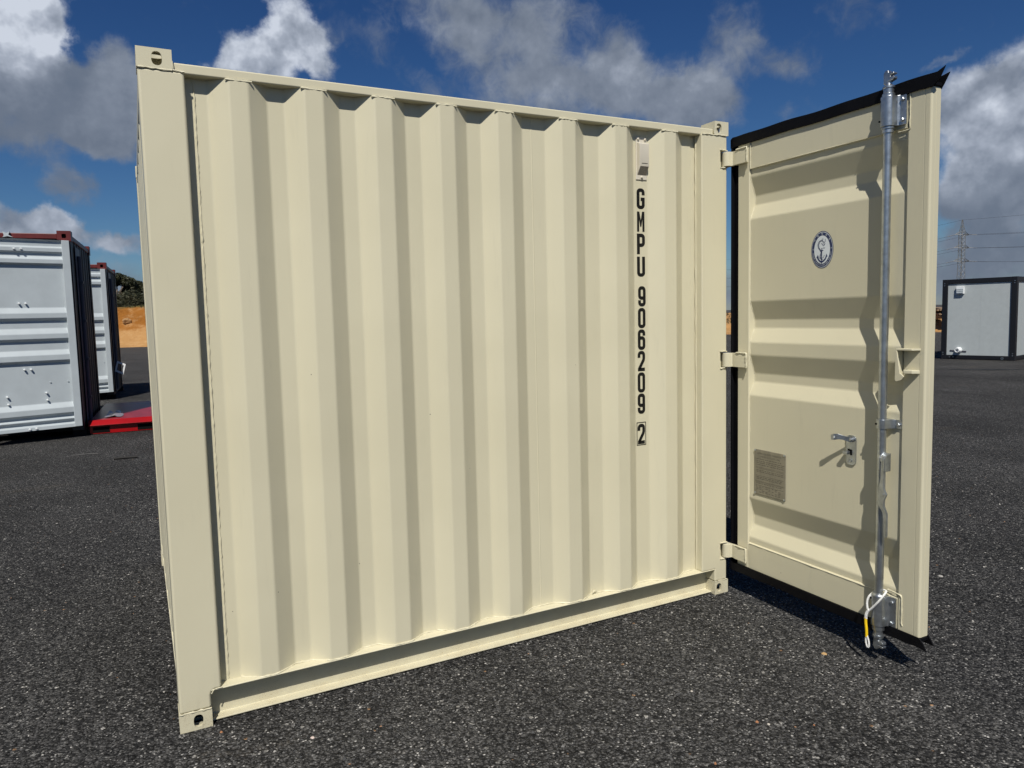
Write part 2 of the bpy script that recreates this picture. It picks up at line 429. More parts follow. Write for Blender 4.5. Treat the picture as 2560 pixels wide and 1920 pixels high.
def holed(mb, o, ux, uy, w, h, hc, hr, depth, n=28, sq=2.6):
    """rectangular face with an oval hole; o corner, ux/uy unit axes, hc hole centre, hr half sizes, depth vector"""
    o, ux, uy, depth = Vector(o), Vector(ux), Vector(uy), Vector(depth)
    outer, inner = [], []
    angs = [2*math.pi*k/n for k in range(n)]
    for px_, py_ in ((0,0),(w,0),(w,h),(0,h)): angs.append(math.atan2(py_-hc[1], px_-hc[0]) % (2*math.pi))
    angs = sorted(set(round(a, 6) for a in angs))
    for a in angs:
        c, s_ = math.cos(a), math.sin(a)
        k = 1/((abs(c)/hr[0])**sq+(abs(s_)/hr[1])**sq)**(1/sq)
        inner.append((hc[0]+c*k, hc[1]+s_*k))
        t = min([((w-hc[0]) if c > 0 else -hc[0])/c if abs(c) > 1e-9 else 1e9, ((h-hc[1]) if s_ > 0 else -hc[1])/s_ if abs(s_) > 1e-9 else 1e9])
        outer.append((hc[0]+c*t, hc[1]+s_*t))
    N = len(angs); W = lambda p: o+ux*p[0]+uy*p[1]
    vs = [W(p) for p in outer]+[W(p) for p in inner]+[W(p)+depth for p in inner]
    fs = []
    for i in range(N):
        j = (i+1) % N; fs += [(i, j, N+j, N+i), (N+i, N+j, 2*N+j, 2*N+i)]
    mb.add(vs, fs)

# ------------------------------------------------------------------ ground
def ground():
    mb = MB(); S = 3000
    mb.add([(-S, -S, 0), (S, -S, 0), (S, S, 0), (-S, S, 0)], [(0, 1, 2, 3)])
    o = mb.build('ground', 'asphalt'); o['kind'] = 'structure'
ground()
def embankment():
    path = [(-60, 75), (-25, 58), (-8, 51.5), (.2, 48.6), (10, 42.5), (22, 34.5), (30, 27.7), (36, 19.8), (39.5, 11), (41, 0), (40, -14)]
    hs = [2.7, 2.7, 2.65, 2.62, 2.2, 1.0, .55, .56, .6, .6, .6]
    # resample
    P, Hh = [], []
    for i in range(len(path)-1):
        n = 26
        for k in range(n):
            u = k/n; P.append(Vector((path[i][0]*(1-u)+path[i+1][0]*u, path[i][1]*(1-u)+path[i+1][1]*u))); Hh.append(hs[i]*(1-u)+hs[i+1]*u)
    # (distance behind the foot, height fraction)
    cs = [(-.6, -.02), (0, .01), (.5, .10), (1.2, .25), (1.9, .42), (2.3, .50), (2.5, .62), (2.62, .78), (2.75, .92), (3.1, 1.0), (4.5, 1.05), (8, 1.12), (16, 1.2), (40, 1.5), (90, 1.6)]
    vs, fs = [], []
    for i, p in enumerate(P):
        d = (P[min(i+1, len(P)-1)]-P[max(i-1, 0)]).normalized(); nrm = Vector((-d.y, d.x))
        for j, (b_, h) in enumerate(cs):
            w = noise.noise(Vector((p.x*.6+j*.21, p.y*.6, j*.5)))*.35
            q = p+nrm*(b_+w*(1 if 0 < j < 12 else 0))
            z = h*Hh[i]+(noise.noise(Vector((q.x*1.1, q.y*1.1, j*.7)))*.12 if j > 1 else 0)
            vs.append((q.x, q.y, z))
    n = len(cs)
    for i in range(len(P)-1):
        for j in range(n-1): fs.append((i*n+j, i*n+j+1, (i+1)*n+j+1, (i+1)*n+j))
    o = MB().add(vs, fs).build('embankment', 'sand', smooth=40); o['kind'] = 'structure'
    return P, Hh
BP, BH = embankment()
def gravel():
    """loose chips lying on the seal, nearest part of the yard"""
    random.seed(3)
    mb = MB(); T = [(0,1,2),(0,2,3),(0,3,4),(0,4,1),(5,2,1),(5,3,2),(5,4,3),(5,1,4)]
    n = 0
    while n < 28000:
        d = random.uniform(.9, 1)**1*random.random()**.75*6.5+.9; a = YAW+random.uniform(-.68, .68)
        x, y = CAM.x+d*math.sin(a), CAM.y+d*math.cos(a)
        if 0 < x < 2.5 and 0.04 < y < 2: continue
        n += 1
        s_ = random.uniform(.0018, .0050) if random.random() < .985 else random.uniform(.0055, .008)
        rz = random.uniform(0, 6.3); c, sn = math.cos(rz), math.sin(rz)
        pts = [(0, 0, s_*random.uniform(.8, 1.3))]
        for k in range(4):
            q = k*math.pi/2+random.uniform(-.4, .4); rr = s_*random.uniform(.8, 1.7); pts.append((rr*math.cos(q), rr*math.sin(q)*.75, s_*random.uniform(.1, .5)))
        pts.append((0, 0, -s_*.3))
        u = random.random(); mb.cur = 0 if u < .70 else 1 if u < .95 else 2 if u < .997 else 3
        mb.add([(x+p[0]*c-p[1]*sn, y+p[0]*sn+p[1]*c, p[2]) for p in pts], T)
    M['chip0'] = plain('dark_chip', (.050, .050, .050), .8); M['chip1'] = plain('grey_chip', (.13, .128, .122), .8)
    M['chip2'] = plain('pale_chip', (.36, .345, .32), .8); M['chip3'] = plain('rust_chip', (.26, .15, .085), .8)
    o = mb.build('loose_gravel', ['chip0', 'chip1', 'chip2', 'chip3']); tag(o, 'loose grey and pale chips scattered over the dark asphalt', 'gravel', kind='stuff')
gravel()

# ------------------------------------------------------------------ main container
L, H, W = 2.4816, 2.26, 1.99
box_ = empty('shipping_container'); tag(box_, 'large cream corrugated shipping container with its end door swung open', 'container')
PX0, PX1 = .137, 2.319     # inner edges of the corner posts on the near side
CY, RY = .004, .046        # crest and valley of the near wall
CREST = [(.271,.333),(.519,.584),(.771,.835),(1.024,1.085),(1.271,1.333),(1.568,1.634),(1.835,1.900),(2.104,2.172)]
VAL = [(.150,.208),(.398,.457),(.650,.709),(.899,.961),(1.153,1.215),(1.401,1.510),(1.700,1.778),(1.962,2.041),(2.238,2.300)]
def near_profile():
    pr = [(PX0-.01, RY)]
    for i, (a, b_) in enumerate(VAL):
        if i: pr.append((a, RY))
        if i == 5: pr += [(1.4435, RY), (1.4445, RY-.0012), (1.4465, RY-.0012), (1.4475, RY)]
        if i < 8: pr.append((b_, RY))
        else: pr += [(2.291, RY), (2.293, RY+.003), (PX1+.01, RY+.003)]
        if i < 8: pr += [(CREST[i][0], CY), (CREST[i][1], CY)]
    return pr
NP = near_profile()
MB().sheet(fillet(NP, .006), 'z', .1285, 2.196, (0, .003)).build('side_wall', 'cream', box_, smooth=20)
# far side and closed end: regular folds
def folds(a, b_, pitch=.252, c=.004, r=.040):
    n = round((b_-a)/pitch); p = (b_-a)/n; pr = []
    for i in range(n):
        x = a+i*p; pr += [(x, r), (x+.06*p/.252, r), (x+.125*p/.252, c), (x+.187*p/.252, c)]
    return pr+[(b_, r)]
def folds_c(a, b_, pitch=.252, c=.004, r=.044):
    n = round((b_-a)/pitch); p = (b_-a)/n; pr = []
    for i in range(n):
        x = a+i*p; pr += [(x, c), (x+.045, c), (x+.105, r), (x+.165, r), (x+p-.027, c)]
    return pr+[(b_, c)]
MB().sheet(fillet([(x, W-y) for x, y in folds(.1, L-.1)], .007), 'z', .1285, 2.196, (0, -.003)).build('side_wall', 'cream', box_, smooth=20)
MB().sheet(fillet([(y+.0005, x) for x, y in folds_c(.09, W-.09)], .006), 'z', .1285, 2.18, (.003, 0)).build('end_wall', 'cream', box_, smooth=20)
# posts
lp = [(0, .0655), (.102, .0655), (.102, .112), (.106, .122), (.116, .1275), (PX0, .1275), (PX0, 2.1965), (0, 2.1965)]
MB().ext(lp, 'y', 0, .10).build('corner_post', 'cream', box_, smooth=50, bev=.009, seg=4)
hz = [(2.054, 2.127), (1.112, 1.186), (.176, .249)]
rp = [(PX1, .1275), (2.398, .1275), (2.398, .0665), (2.474, .0665)]
for a, b_ in reversed(hz): rp += [(2.474, a), (2.437, a), (2.437, b_), (2.474, b_)]
rp += [(2.474, 2.1965), (PX1, 2.1965)]
MB().ext(rp, 'y', 0, .075).build('corner_post', 'cream', box_, smooth=50, bev=.006, seg=3)
for x0, x1 in ((0, .12), (2.36, 2.474)): MB().box(x0, x1, W-.1, W, .0655, 2.1965).build('corner_post', 'cream', box_, smooth=50, bev=.008, seg=3)
# corner castings with their oval apertures
def casting(x0, x1, y0, y1, z0, z1, fx, topz):
    mb = MB(); w, h, d = x1-x0, z1-z0, y1-y0; near = y0 < 1
    yf = y0 if near else y1; sg = 1 if near else -1
    holed(mb, (x0, yf, z0), (1,0,0), (0,0,1), w, h, (fx, h*.49), (.0155, .0215), (0, .012*sg, 0))
    zf = z1 if topz else z0
    holed(mb, (x0, y0, zf), (1,0,0), (0,1,0), w, d, (w/2, d/2), (.030, .018), (0, 0, -.012 if topz else .012))
    xe = x0 if x0 < 1 else x1; se = 1 if x0 < 1 else -1
    holed(mb, (xe, y0, z0), (0,1,0), (0,0,1), d, h, (d/2, h*.49), (.0155, .0215), (.012*se, 0, 0))
    # the three closed faces
    zo = z0 if topz else z1; xo = x1 if x0 < 1 else x0; yo = y1 if near else y0
    mb.add([(x0,y0,zo),(x1,y0,zo),(x1,y1,zo),(x0,y1,zo)], [(0,1,2,3)])
    mb.add([(xo,y0,z0),(xo,y1,z0),(xo,y1,z1),(xo,y0,z1)], [(0,1,2,3)])
    mb.add([(x0,yo,z0),(x1,yo,z0),(x1,yo,z1),(x0,yo,z1)], [(0,1,2,3)])
    mb.build('corner_casting', 'cream', box_)
for z0, z1, tz in ((.0, .0645, False), (2.198, 2.26, True)):
    casting(-.0015, .1025, -.0015, .09, z0, z1, .0595, tz)
    casting(2.398, L, -.0015, .09, z0, z1, .0255, tz)
    casting(-.0015, .1025, W-.09, W+.0015, z0, z1, .0595, tz)
    casting(2.398, L, W-.09, W+.0015, z0, z1, .0255, tz)
# rails
MB().box(.1025, 2.398, .0085, .066, 2.1925, 2.2255).build('top_rail', 'cream', box_, smooth=50, bev=.0055, seg=3)
MB().box(.1025, 2.398, W-.064, W-.0035, 2.1925, 2.2255).build('top_rail', 'cream', box_, bev=.004)
MB().box(.003, .062, .09, W-.09, 2.165, 2.2255).build('top_rail', 'cream', box_, bev=.004)
MB().box(2.41, 2.474, .09, W-.09, 2.14, 2.2255).build('top_rail', 'cream', box_, bev=.004)
cs = [(.0, .1235), (.0, .1285), (.066, .1285), (.066, .0055), (.022, .0055), (.022, .0115), (.0605, .0125), (.0605, .1235)]
MB().ext(cs, 'x', .1025, 2.398).build('bottom_rail', 'cream', box_, smooth=50, bev=.002)
MB().ext([(W-y, z) for y, z in cs], 'x', .1025, 2.398).build('bottom_rail', 'cream', box_, bev=.002)
MB().ext([(y+.002, z) for y, z in cs], 'y', .09, W-.09).build('bottom_rail', 'cream', box_, smooth=50, bev=.002)
MB().box(2.40, 2.474, .09, W-.09, .01, .128).build('door_sill', 'cream', box_, bev=.004)
MB().box(.06, 2.41, .06, W-.06, 2.205, 2.212).build('roof', 'cream', box_)
MB().box(.06, 2.41, .067, W-.067, .10, .125).build('floor', 'timber', box_)
# weld runs
for a, b_ in CREST: bead('weld_bead', [(a-.012, .0052, 2.1905), (b_+.012, .0052, 2.1905)], .0032, box_)
bead('weld_bead', [(0.002, -.001, 2.1968), (.102, -.001, 2.1968)], .0030, box_)
bead('weld_bead', [(.104, .0, 2.197), (PX0, .0, 2.194)], .0036, box_)
bead('weld_bead', [(.1035, .001, 2.198), (.1035, .001, 2.226)], .0030, box_)
bead('weld_bead', [(2.322, .0, 2.1955), (2.40, .0, 2.197)], .0036, box_)
bead('weld_bead', [(2.40, -.0015, 2.1968), (2.472, -.0015, 2.1968)], .0026, box_)
bead('weld_bead', [(2.397, .0005, 2.2), (2.397, .0005, 2.226)], .0034, box_)
bead('weld_bead', [(0.0, -.001, .0655), (.102, -.001, .0655)], .0030, box_)
bead('weld_bead', [(2.398, -.001, .0660), (2.474, -.001, .0660)], .0026, box_)
bead('weld_bead', [(.104, -.0005, .116), (.109, -.0005, .125), (.117, -.0005, .1290), (.140, -.0005, .1295)], .0022, box_)
bead('weld_bead', [(x, y-.001, .1300) for x, y in NP if .15 < x < 2.319], .0032, box_, .010)
bead('weld_bead', [(.1655, RY+.0002, .135), (.1655, RY+.0002, 2.19)], .0034, box_, .009, .0012)
bead('weld_bead', [(PX1-.001, .0395, .13), (PX1-.001, .0395, 2.19)], .0035, box_, .03, .0002)
bead('weld_bead', [(2.291, RY+.001, .135), (2.291, RY+.001, 2.19)], .0011, box_, .012, .0006)
for zb, zt in hz:
    bead('weld_bead', [(2.430, -.001, zt+.004), (2.474, -.001, zt+.003)], .0034, box_)
    bead('weld_bead', [(2.430, -.001, zb-.004), (2.474, -.001, zb-.003)], .0034, box_)
# lashing ring on the floor rail
MB().tube([(1.716+.011*math.cos(a), RY-.014, .136+.011*math.sin(a)) for a in [i*.35-1.1 for i in range(13)]], .0028, 7).build('lashing_ring', 'cream', box_, smooth=60)
# ventilator
vent = empty('ventilator', (0, .0072, 0)); vent.parent = box_
MB().box(1.976, 2.036, .0345, .0385, 1.975, 2.162).build('back_plate', 'vent', vent, bev=.002)
hood = [(.0345, 2.138), (.014, 2.130), (.014, 2.033), (.0345, 1.996)]
MB().ext(hood, 'x', 1.981, 2.033).build('hood', 'vent', vent, bev=.002, seg=3, smooth=50)
MB().add([(1.984, .0138, 2.031), (2.030, .0138, 2.031), (2.030, .0335, 1.9965), (1.984, .0335, 1.9965)], [(0,1,2,3)]).build('grille', 'grille', vent)
MB().box(1.992, 2.024, .0128, .0136, 2.043, 2.0445).build('moulded_line', 'hole', vent)
for x, z in ((1.986, 2.152), (2.024, 2.152), (2.006, 1.986)):
    MB().lathe([(.0062, .0345), (.0062, .0325), (.0048, .029), (.0025, .028)], (x, 0, z), 'y', 14).build('screw', 'vent', vent, smooth=50)
# number on the wall
def arc(cx_, cy_, rx, ry, a0, a1, n=7): return [(cx_+rx*math.cos(R(a0+(a1-a0)*i/n)), cy_+ry*math.sin(R(a0+(a1-a0)*i/n))) for i in range(n+1)]
# glyph centre lines in a cell 27 wide, 76 high
GW, GH, RR = 27., 76., 11.
GL = {
 'G': (arc(GW-RR, GH-RR, RR, RR, 0, 90)[:0]+[(GW, GH-22)]+arc(GW-RR, GH-RR, RR, RR, 0, 90)+arc(RR, GH-RR, RR, RR, 90, 180)+arc(RR, RR, RR, RR, 180, 270)+arc(GW-RR, RR, RR, RR, 270, 360)+[(GW, GH*.47), (GW*.5, GH*.47)], False),
 'M': ([(0, -6), (0, GH+6), (GW*.5, GH*.30), (GW, GH+6), (GW, -6)], False),
 'P': ([(0, -6), (0, GH)]+arc(GW-RR, GH-RR, RR, RR, 90, 0)+arc(GW-RR, GH*.44+RR, RR, RR, 0, -90)+[(6, GH*.44)], False),
 'U': ([(0, GH+6)]+arc(RR, RR, RR, RR, 180, 270)+arc(GW-RR, RR, RR, RR, 270, 360)+[(GW, GH+6)], False),
 '9': ([(0, GH*.27)]+arc(RR, RR, RR, RR, 180, 270)+arc(GW-RR, RR, RR, RR, 270, 360)+arc(GW-RR, GH-RR, RR, RR, 0, 90)+arc(RR, GH-RR, RR, RR, 90, 180)+arc(RR, GH*.40+RR, RR, RR, 180, 270)+[(GW-6, GH*.40)], False),
 '0': (arc(RR, RR, RR, RR, 180, 270)+arc(GW-RR, RR, RR, RR, 270, 360)+arc(GW-RR, GH-RR, RR, RR, 0, 90)+arc(RR, GH-RR, RR, RR, 90, 180), True),
 '2': ([(0, GH*.70)]+arc(RR, GH-RR, RR, RR, 180, 90)+arc(GW-RR, GH-RR, RR, RR, 90, 0)+[(GW, GH*.66), (GW*.93, GH*.55), (1, 3), (1, 0), (GW+6, 0)], False)}
GL['6'] = ([(GW-x, GH-y) for x, y in GL['9'][0]], False)
def wall_glyph(ch, x0, x1, z1, z0, name):
    if ch == 'M':
        x0, x1 = x0+.0042, x1+.0042
        o_ = [(0,0),(0,88),(12.5,88),(19.5,50),(26.5,88),(39,88),(39,0),(28,0),(28,54),(22.5,22),(16.5,22),(11,54),(11,0)]
        MB().add([(x0+(x1-x0)*u/39, RY-.0009, z0+(z1-z0)*v/88) for u, v in o_], [list(range(13))]).build(name, 'ink', box_); return
    x0, x1 = x0+.0042, x1+.0042
    path, closed = GL[ch]; sx = (x1-x0)/(GW+12); sz = (z1-z0)/(GH+12)
    pl = lambda u, v, l: (x0+(u+6)*sx, RY-.0009, z0+(v+6)*sz)
    MB().strip(path, 15.2, pl, closed).build(name, 'ink', box_)
for ch, x0, z1, z0 in (('G', 1.9775, 1.937, 1.849), ('M', 1.977, 1.836, 1.747), ('P', 1.977, 1.737, 1.647), ('U', 1.9765, 1.636, 1.548)):
    wall_glyph(ch, x0, x0+.0415, z1, z0, 'letter')
for ch, x0, z1, z0 in (('9', 1.981, 1.502, 1.414), ('0', 1.979, 1.404, 1.316), ('6', 1.977, 1.307, 1.217), ('2', 1.975, 1.209, 1.120), ('0', 1.974, 1.111, 1.022), ('9', 1.973, 1.014, .924), ('2', 1.971, .874, .784)):
    wall_glyph(ch, x0, x0+.039, z1, z0, 'digit')
MB().strip([(1.9702, .778), (2.0197, .778), (2.0197, .882), (1.9702, .882)], .0036, lambda u, v, l: (u, RY-.0009, v), True).build('check_digit_box', 'ink', box_)
for a, b_ in hz: MB().box(2.4365, 2.472, .030, .074, a-.002, b_+.002).build('hinge_pocket', 'cream', box_)
# hinges: knuckle in the post pocket and strap on the door stile
for zb, zt in hz:
    pl_ = []
    cx_, cy_, r_ = 2.4775, .0025, .0235
    for i in range(0, 15): a = R(40+i*20); pl_.append((cx_+r_*math.cos(a), cy_+r_*math.sin(a)))
    pl_ = [p for p in pl_ if not (p[0] > 2.486 and p[1] < -.005)]
    strap = [(2.4865, -.0235), (2.4855, -.034), (2.4815, -.046), (2.4815, -.112), (2.4955, -.112), (2.5005, -.03)]
    poly = pl_+strap
    hb = MB().ext(poly, 'z', zb+.003, zt-.005).build('hinge', 'cream', box_, smooth=35, bev=.0015)
    bead('weld_bead', [(2.4815, -.050, zt-.003), (2.4815, -.114, zt-.003), (2.4815, -.1145, zb+.002)], .0042, box_)

# ------------------------------------------------------------------ the open door
DA = R(91.39)
DO = Vector((2.5043, -.04, 0))
DRZ = math.atan2(-math.sin(DA), math.cos(DA))
door = empty('door', DO, DRZ); door.parent = box_
def D(mb, name, mat, **k): return mb.build(name, mat, door, **k)
ZB, ZT = .150, 2.147
FY, GY = .009, .038     # panel field and groove depth
D(MB().box(0, .0705, 0, .048, ZB, ZT), 'stile', 'cream', smooth=50, bev=.004, seg=3)
D(MB().ext([(.836, .006), (.8405, 0), (.8985, 0), (.9005, .0016), (.9025, 0), (.916, 0), (.9215, .003), (.9245, .009), (.9245, .0225), (.9222, .024), (.9245, .0255), (.9245, .048), (.836, .048)], 'z', ZB, ZT), 'stile', 'cream', smooth=40)
D(MB().ext([(.001, 2.030), (.006, 2.0245), (.048, 2.0245), (.048, ZT-.001), (.0015, ZT-.001)], 'x', .0710, .8355), 'top_rail', 'cream', smooth=40, bev=.0015)
D(MB().ext([(.0015, ZB+.001), (.048, ZB+.001), (.048, .2760), (.006, .2760), (.001, .2700)], 'x', .0710, .8355), 'bottom_rail', 'cream', smooth=40, bev=.0015)
gr = [(1.990, 1.906, 1.865, 1.800), (1.424, 1.338, 1.299, 1.233), (1.174, 1.087, 1.048, .985), (.494, .408, .361, .304)]
pr = [(FY, 2.03)]
for a, b_, c, d_ in gr: pr += [(FY, a), (GY, b_), (GY, c), (FY, d_)]
pr.append((FY, .272))
D(MB().sheet(fillet(pr, .006), 'x', .0705, .836, (.003, 0)), 'panel', 'cream', smooth=20)
def dbead(path, r=.0028, step=.008, j=.0009): return bead('weld_bead', path, r, door, step, j)
dbead([(.0708, y-.0015, z) for y, z in pr], .0024, .012, .0005)
dbead([(.0765, -.0005, 2.026), (.0765, -.0005, 2.145)], .0022, .02, .0003)
dbead([(.08, .0015, .2725), (.80, .0015, .2725)], .0028, .03, .0002)
dbead([(.08, .0015, 2.0275), (.835, .0015, 2.0275)], .0022, .03, .0002)
dbead([(.836, y-.001, z) for y, z in pr], .0030, .010, .0010)
# rubber seal: two lips top and bottom, strip on the hinge edge
def lip(poly, y0, y1): return MB().ext(poly, 'y', y0, y1)
def wob(u): return .0022*math.sin(u*9)+.0015*math.sin(u*23+1)
us = [-.042+i*.04 for i in range(24)]
top = [(u, 2.1425+wob(u)*.6) for u in us]+[(.93, 2.1425), (.950, 2.158), (.957, 2.168), (.974, 2.2015), (.945, 2.189)]+[(u, 2.188+wob(u)) for u in reversed(us[1:])]+[(-.030, 2.190), (-.042, 2.182)]
D(lip(top, -.0075, -.0030), 'seal_lip', 'rubber', bev=.0015)
D(lip([(u, z-.002) for u, z in top[:24]]+[(.925, 2.141), (.936, 2.158), (.955, 2.192), (.925, 2.186)]+[(u, 2.184) for u in reversed(us[1:])]+[(-.042, 2.18)], .046, .051), 'seal_lip', 'rubber', bev=.0015)
D(MB().box(-.0415, .93, -.0031, .0462, 2.149, 2.162), 'seal_web', 'rubber', bev=.002)
bot = [(u, .154+wob(u)*.4) for u in us]+[(.93, .155), (.945, .142), (.962, .112), (.930, .118)]+[(u, .112+wob(u)) for u in reversed(us)]
D(lip(bot, -.0105, -.0060), 'seal_lip', 'rubber', bev=.0015)
D(lip([(u, .154) for u in us]+[(.93, .152), (.938, .14), (.952, .118), (.925, .12)]+[(u, .116) for u in reversed(us)], .046, .051), 'seal_lip', 'rubber', bev=.0015)
D(MB().box(-.0415, .93, -.0061, .0462, .135, .1485), 'seal_web', 'rubber', bev=.002)
D(MB().box(-.0405, -.0005, .010, .052, .1485, 2.1485), 'seal_strip', 'rubber', smooth=50, bev=.005, seg=3)
D(MB().box(-.0405, -.028, -.006, .0095, .1485, 2.1485), 'seal_strip', 'rubber', smooth=50, bev=.003)
# locking bar
RU, RO, RRAD = .778, -.027, .0152
D(MB().lathe([(RRAD, .1325), (RRAD, 2.170)], (RU, RO, 0), 'z', 28), 'lock_rod', 'galv', smooth=40)
D(MB().lathe([(.0215, 2.148), (.0215, 2.157), (.0175, 2.160), (.0175, 2.176), (.0205, 2.178), (.0205, 2.184), (.012, 2.190), (.011, 2.200)], (RU, RO, 0), 'z', 24), 'rod_collar', 'galv', smooth=40)
D(MB().ext([(RU-.014, 2.192), (RU+.004, 2.192), (RU+.008, 2.199), (RU+.026, 2.204), (RU+.028, 2.214), (RU+.012, 2.215), (RU+.013, 2.221), (RU+.027, 2.222), (RU+.026, 2.229), (RU+.006, 2.231), (RU+.004, 2.240), (RU-.008, 2.241), (RU-.015, 2.230)], 'y', RO-.011, RO+.011), 'cam', 'galv', smooth=50, bev=.003, seg=3)
D(MB().lathe([(.0215, .1330), (.0215, .1500)], (RU, RO, 0), 'z', 24), 'rod_collar', 'galv', smooth=40)
D(MB().lathe([(.0165, .112), (.0175, .1325)], (RU, RO, 0), 'z', 24), 'rod_collar', 'galv', smooth=40)
D(MB().lathe([(.011, .094), (.0185, .100), (.0205, .106), (.0205, .1118)], (RU, RO, 0), 'z', 24), 'rod_collar', 'galv', smooth=40)
D(MB().ext([(RU-.012, .101), (RU+.006, .101), (RU+.011, .092), (RU+.027, .090), (RU+.029, .079), (RU+.013, .075), (RU+.029, .072), (RU+.027, .064), (RU+.008, .063), (RU+.004, .055), (RU-.008, .054), (RU-.015, .066)], 'y', RO-.011, RO+.011), 'cam', 'galv', smooth=50, bev=.003, seg=3)
D(MB().lathe([(.0195, 2.018), (.0195, 2.0305), (.0225, 2.032), (.0225, 2.0385)], (RU, RO, 0), 'z', 24), 'rod_collar', 'galv', smooth=40)
def bearing(z0, z1, mat='galv'):
    p = []
    for i in range(13): a = R(-20-i*15-0); p.append((RU+.0262*math.cos(a), RO+.0262*math.sin(a)))
    poly = [(.834, -.0015), (.834, -.0065), (.812, -.0075), (.8045, -.014)]+p+[(RU-.0262, -.0015)]
    D(MB().ext(poly, 'z', z0, z1), 'bearing_bracket', mat, smooth=35, bev=.002)
    for z in (z0+.018, z1-.018):
        D(MB().lathe([(.0072, -.0065), (.0072, -.0125), (.0055, -.0145)], (.821, 0, z), 'y', 6), 'bolt', 'galv', smooth=30)
        D(MB().lathe([(.0036, -.0285), (.0036, -.0318)], (RU-.0195, -.0175, z+.004), 'y', 12), 'drain_hole', 'hole')
bearing(2.0395, 2.1475)
bearing(.1515, .2700)
D(MB().lathe([(.0262, .2702), (.0245, .2760), (.0185, .2790), (.0155, .2800)], (RU, RO, 0), 'z', 24), 'rod_collar', 'galv', smooth=50)
# pocket edges round the two bearings
dbead([(.8450, -.0008, 2.143), (.8452, -.0008, 2.020), (.838, -.0008, 2.0175), (.80, .0005, 2.0175)], .0024, .01, .0006)
dbead([(.795, .0005, .2925), (.835, -.0008, .2905), (.8500, -.0008, .2870), (.8540, -.0008, .2790), (.8540, -.0008, .182), (.8580, -.0008, .170)], .0030, .01, .0005)
# guide in the middle
p = [(RU+.0205*math.cos(R(-20-i*20)), RO+.0205*math.sin(R(-20-i*20))) for i in range(8)]
D(MB().ext([(.838, .0085), (.838, .0035), (.812, .0025), (.801, -.010)]+p+[(RU-.0205, -.006), (RU-.014, .0085)], 'z', .923, .9575), 'rod_guide', 'galv', smooth=35, bev=.0015)
D(MB().lathe([(.0075, .004), (.0075, -.003), (.0055, -.0048)], (.8245, 0, .940), 'y', 6), 'bolt', 'galv', smooth=30)
D(MB().lathe([(.0040, -.0440), (.0040, -.0462)], (RU-.012, 0, .940), 'y', 12), 'drain_hole', 'hole')
# handle hub and handle
for u0, u1 in ((.7860, .7940), (.8070, .8135)): D(MB().ext([(-.022, .763), (-.056, .763), (-.058, .770), (-.058, .813), (-.050, .824), (-.022, .832)], 'x', u0, u1), 'handle_hub', 'galv', smooth=40, bev=.002)
D(MB().ext([(-.022, .800), (-.057, .800), (-.057, .8125), (-.0495, .8235), (-.022, .8315)], 'x', .7938, .8072), 'handle_hub', 'galv', smooth=40, bev=.002)
hp = [(.782, .815), (.797, .815), (.798, .745), (.7945, .722), (.798, .697), (.8085, .677), (.799, .655), (.798, .632), (.8115, .604), (.8115, .520), (.8085, .512), (.8035, .512), (.7995, .580), (.7935, .606), (.7745, .633), (.7755, .700), (.782, .735)]
D(MB().ext([(u+.0125, z) for u, z in hp], 'y', -.0545, -.0455), 'handle', 'galv', smooth=35, bev=.002)
D(MB().lathe([(.0062, -.0543), (.0062, -.0563), (.0035, -.0563)], (.8050, 0, .675), 'y', 16), 'handle_boss', 'galv', smooth=40)
# seal latch in the panel
def rr(u0, u1, z0, z1, r, n=6):
    o = []
    for cx_, cz_, a0 in ((u1-r, z1-r, 0), (u0+r, z1-r, 90), (u0+r, z0+r, 180), (u1-r, z0+r, 270)):
        for i in range(n+1): a = R(a0+90*i/n); o.append((cx_+r*math.cos(a), cz_+r*math.sin(a)))
    return o
D(MB().ext(rr(.598, .643, .750, .871, .016), 'y', .0030, .0088), 'latch_plate', 'galv', smooth=40, bev=.0015)
D(MB().ext([(.607, .815), (.626, .812), (.626, .790), (.619, .790), (.619, .806), (.607, .808)], 'y', .0010, .0029), 'latch_slot', 'hole')
D(MB().ext(rr(.596, .618, .793, .806, .004, 3), 'y', -.016, .0029), 'latch_tongue', 'galv', smooth=40, bev=.001)
D(MB().lathe([(.0085, .0029), (.0085, .0018), (.0060, .0010), (.0060, .0029)], (.619, 0, .768), 'y', 16, False), 'latch_eye', 'galv', smooth=40)
D(MB().lathe([(.0100, .0029), (.0100, -.0035), (.0068, -.0062), (.0068, -.0110), (.0045, -.0130)], (.628, 0, .855), 'y', 16), 'pivot_bolt', 'galv', smooth=40)
tabp = [(.632, -.004), (.619, -.012), (.605, -.022), (.591, -.032), (.578, -.038), (.566, -.039)]
tb = MB(); hw = [.010, .009, .0085, .011, .0125, .0105]; zc = [.855, .8575, .862, .865, .8625, .859]
for i in range(len(tabp)-1):
    (u0, y0), (u1, y1) = tabp[i], tabp[i+1]
    tb.add([(u0, y0, zc[i]-hw[i]), (u1, y1, zc[i+1]-hw[i+1]), (u1, y1, zc[i+1]+hw[i+1]), (u0, y0, zc[i]+hw[i]), (u0-.003, y0-.004, zc[i]-hw[i]), (u1-.003, y1-.004, zc[i+1]-hw[i+1]), (u1-.003, y1-.004, zc[i+1]+hw[i+1]), (u0-.003, y0-.004, zc[i]+hw[i])],
           [(0,1,2,3), (7,6,5,4), (0,4,5,1), (1,5,6,2), (2,6,7,3), (3,7,4,0)])
D(tb, 'latch_arm', 'galv')
D(MB().lathe([(.0045, 0), (.0045, .001)], (.5765, -.0420, .862), 'y', 12), 'latch_arm_hole', 'white_ink')
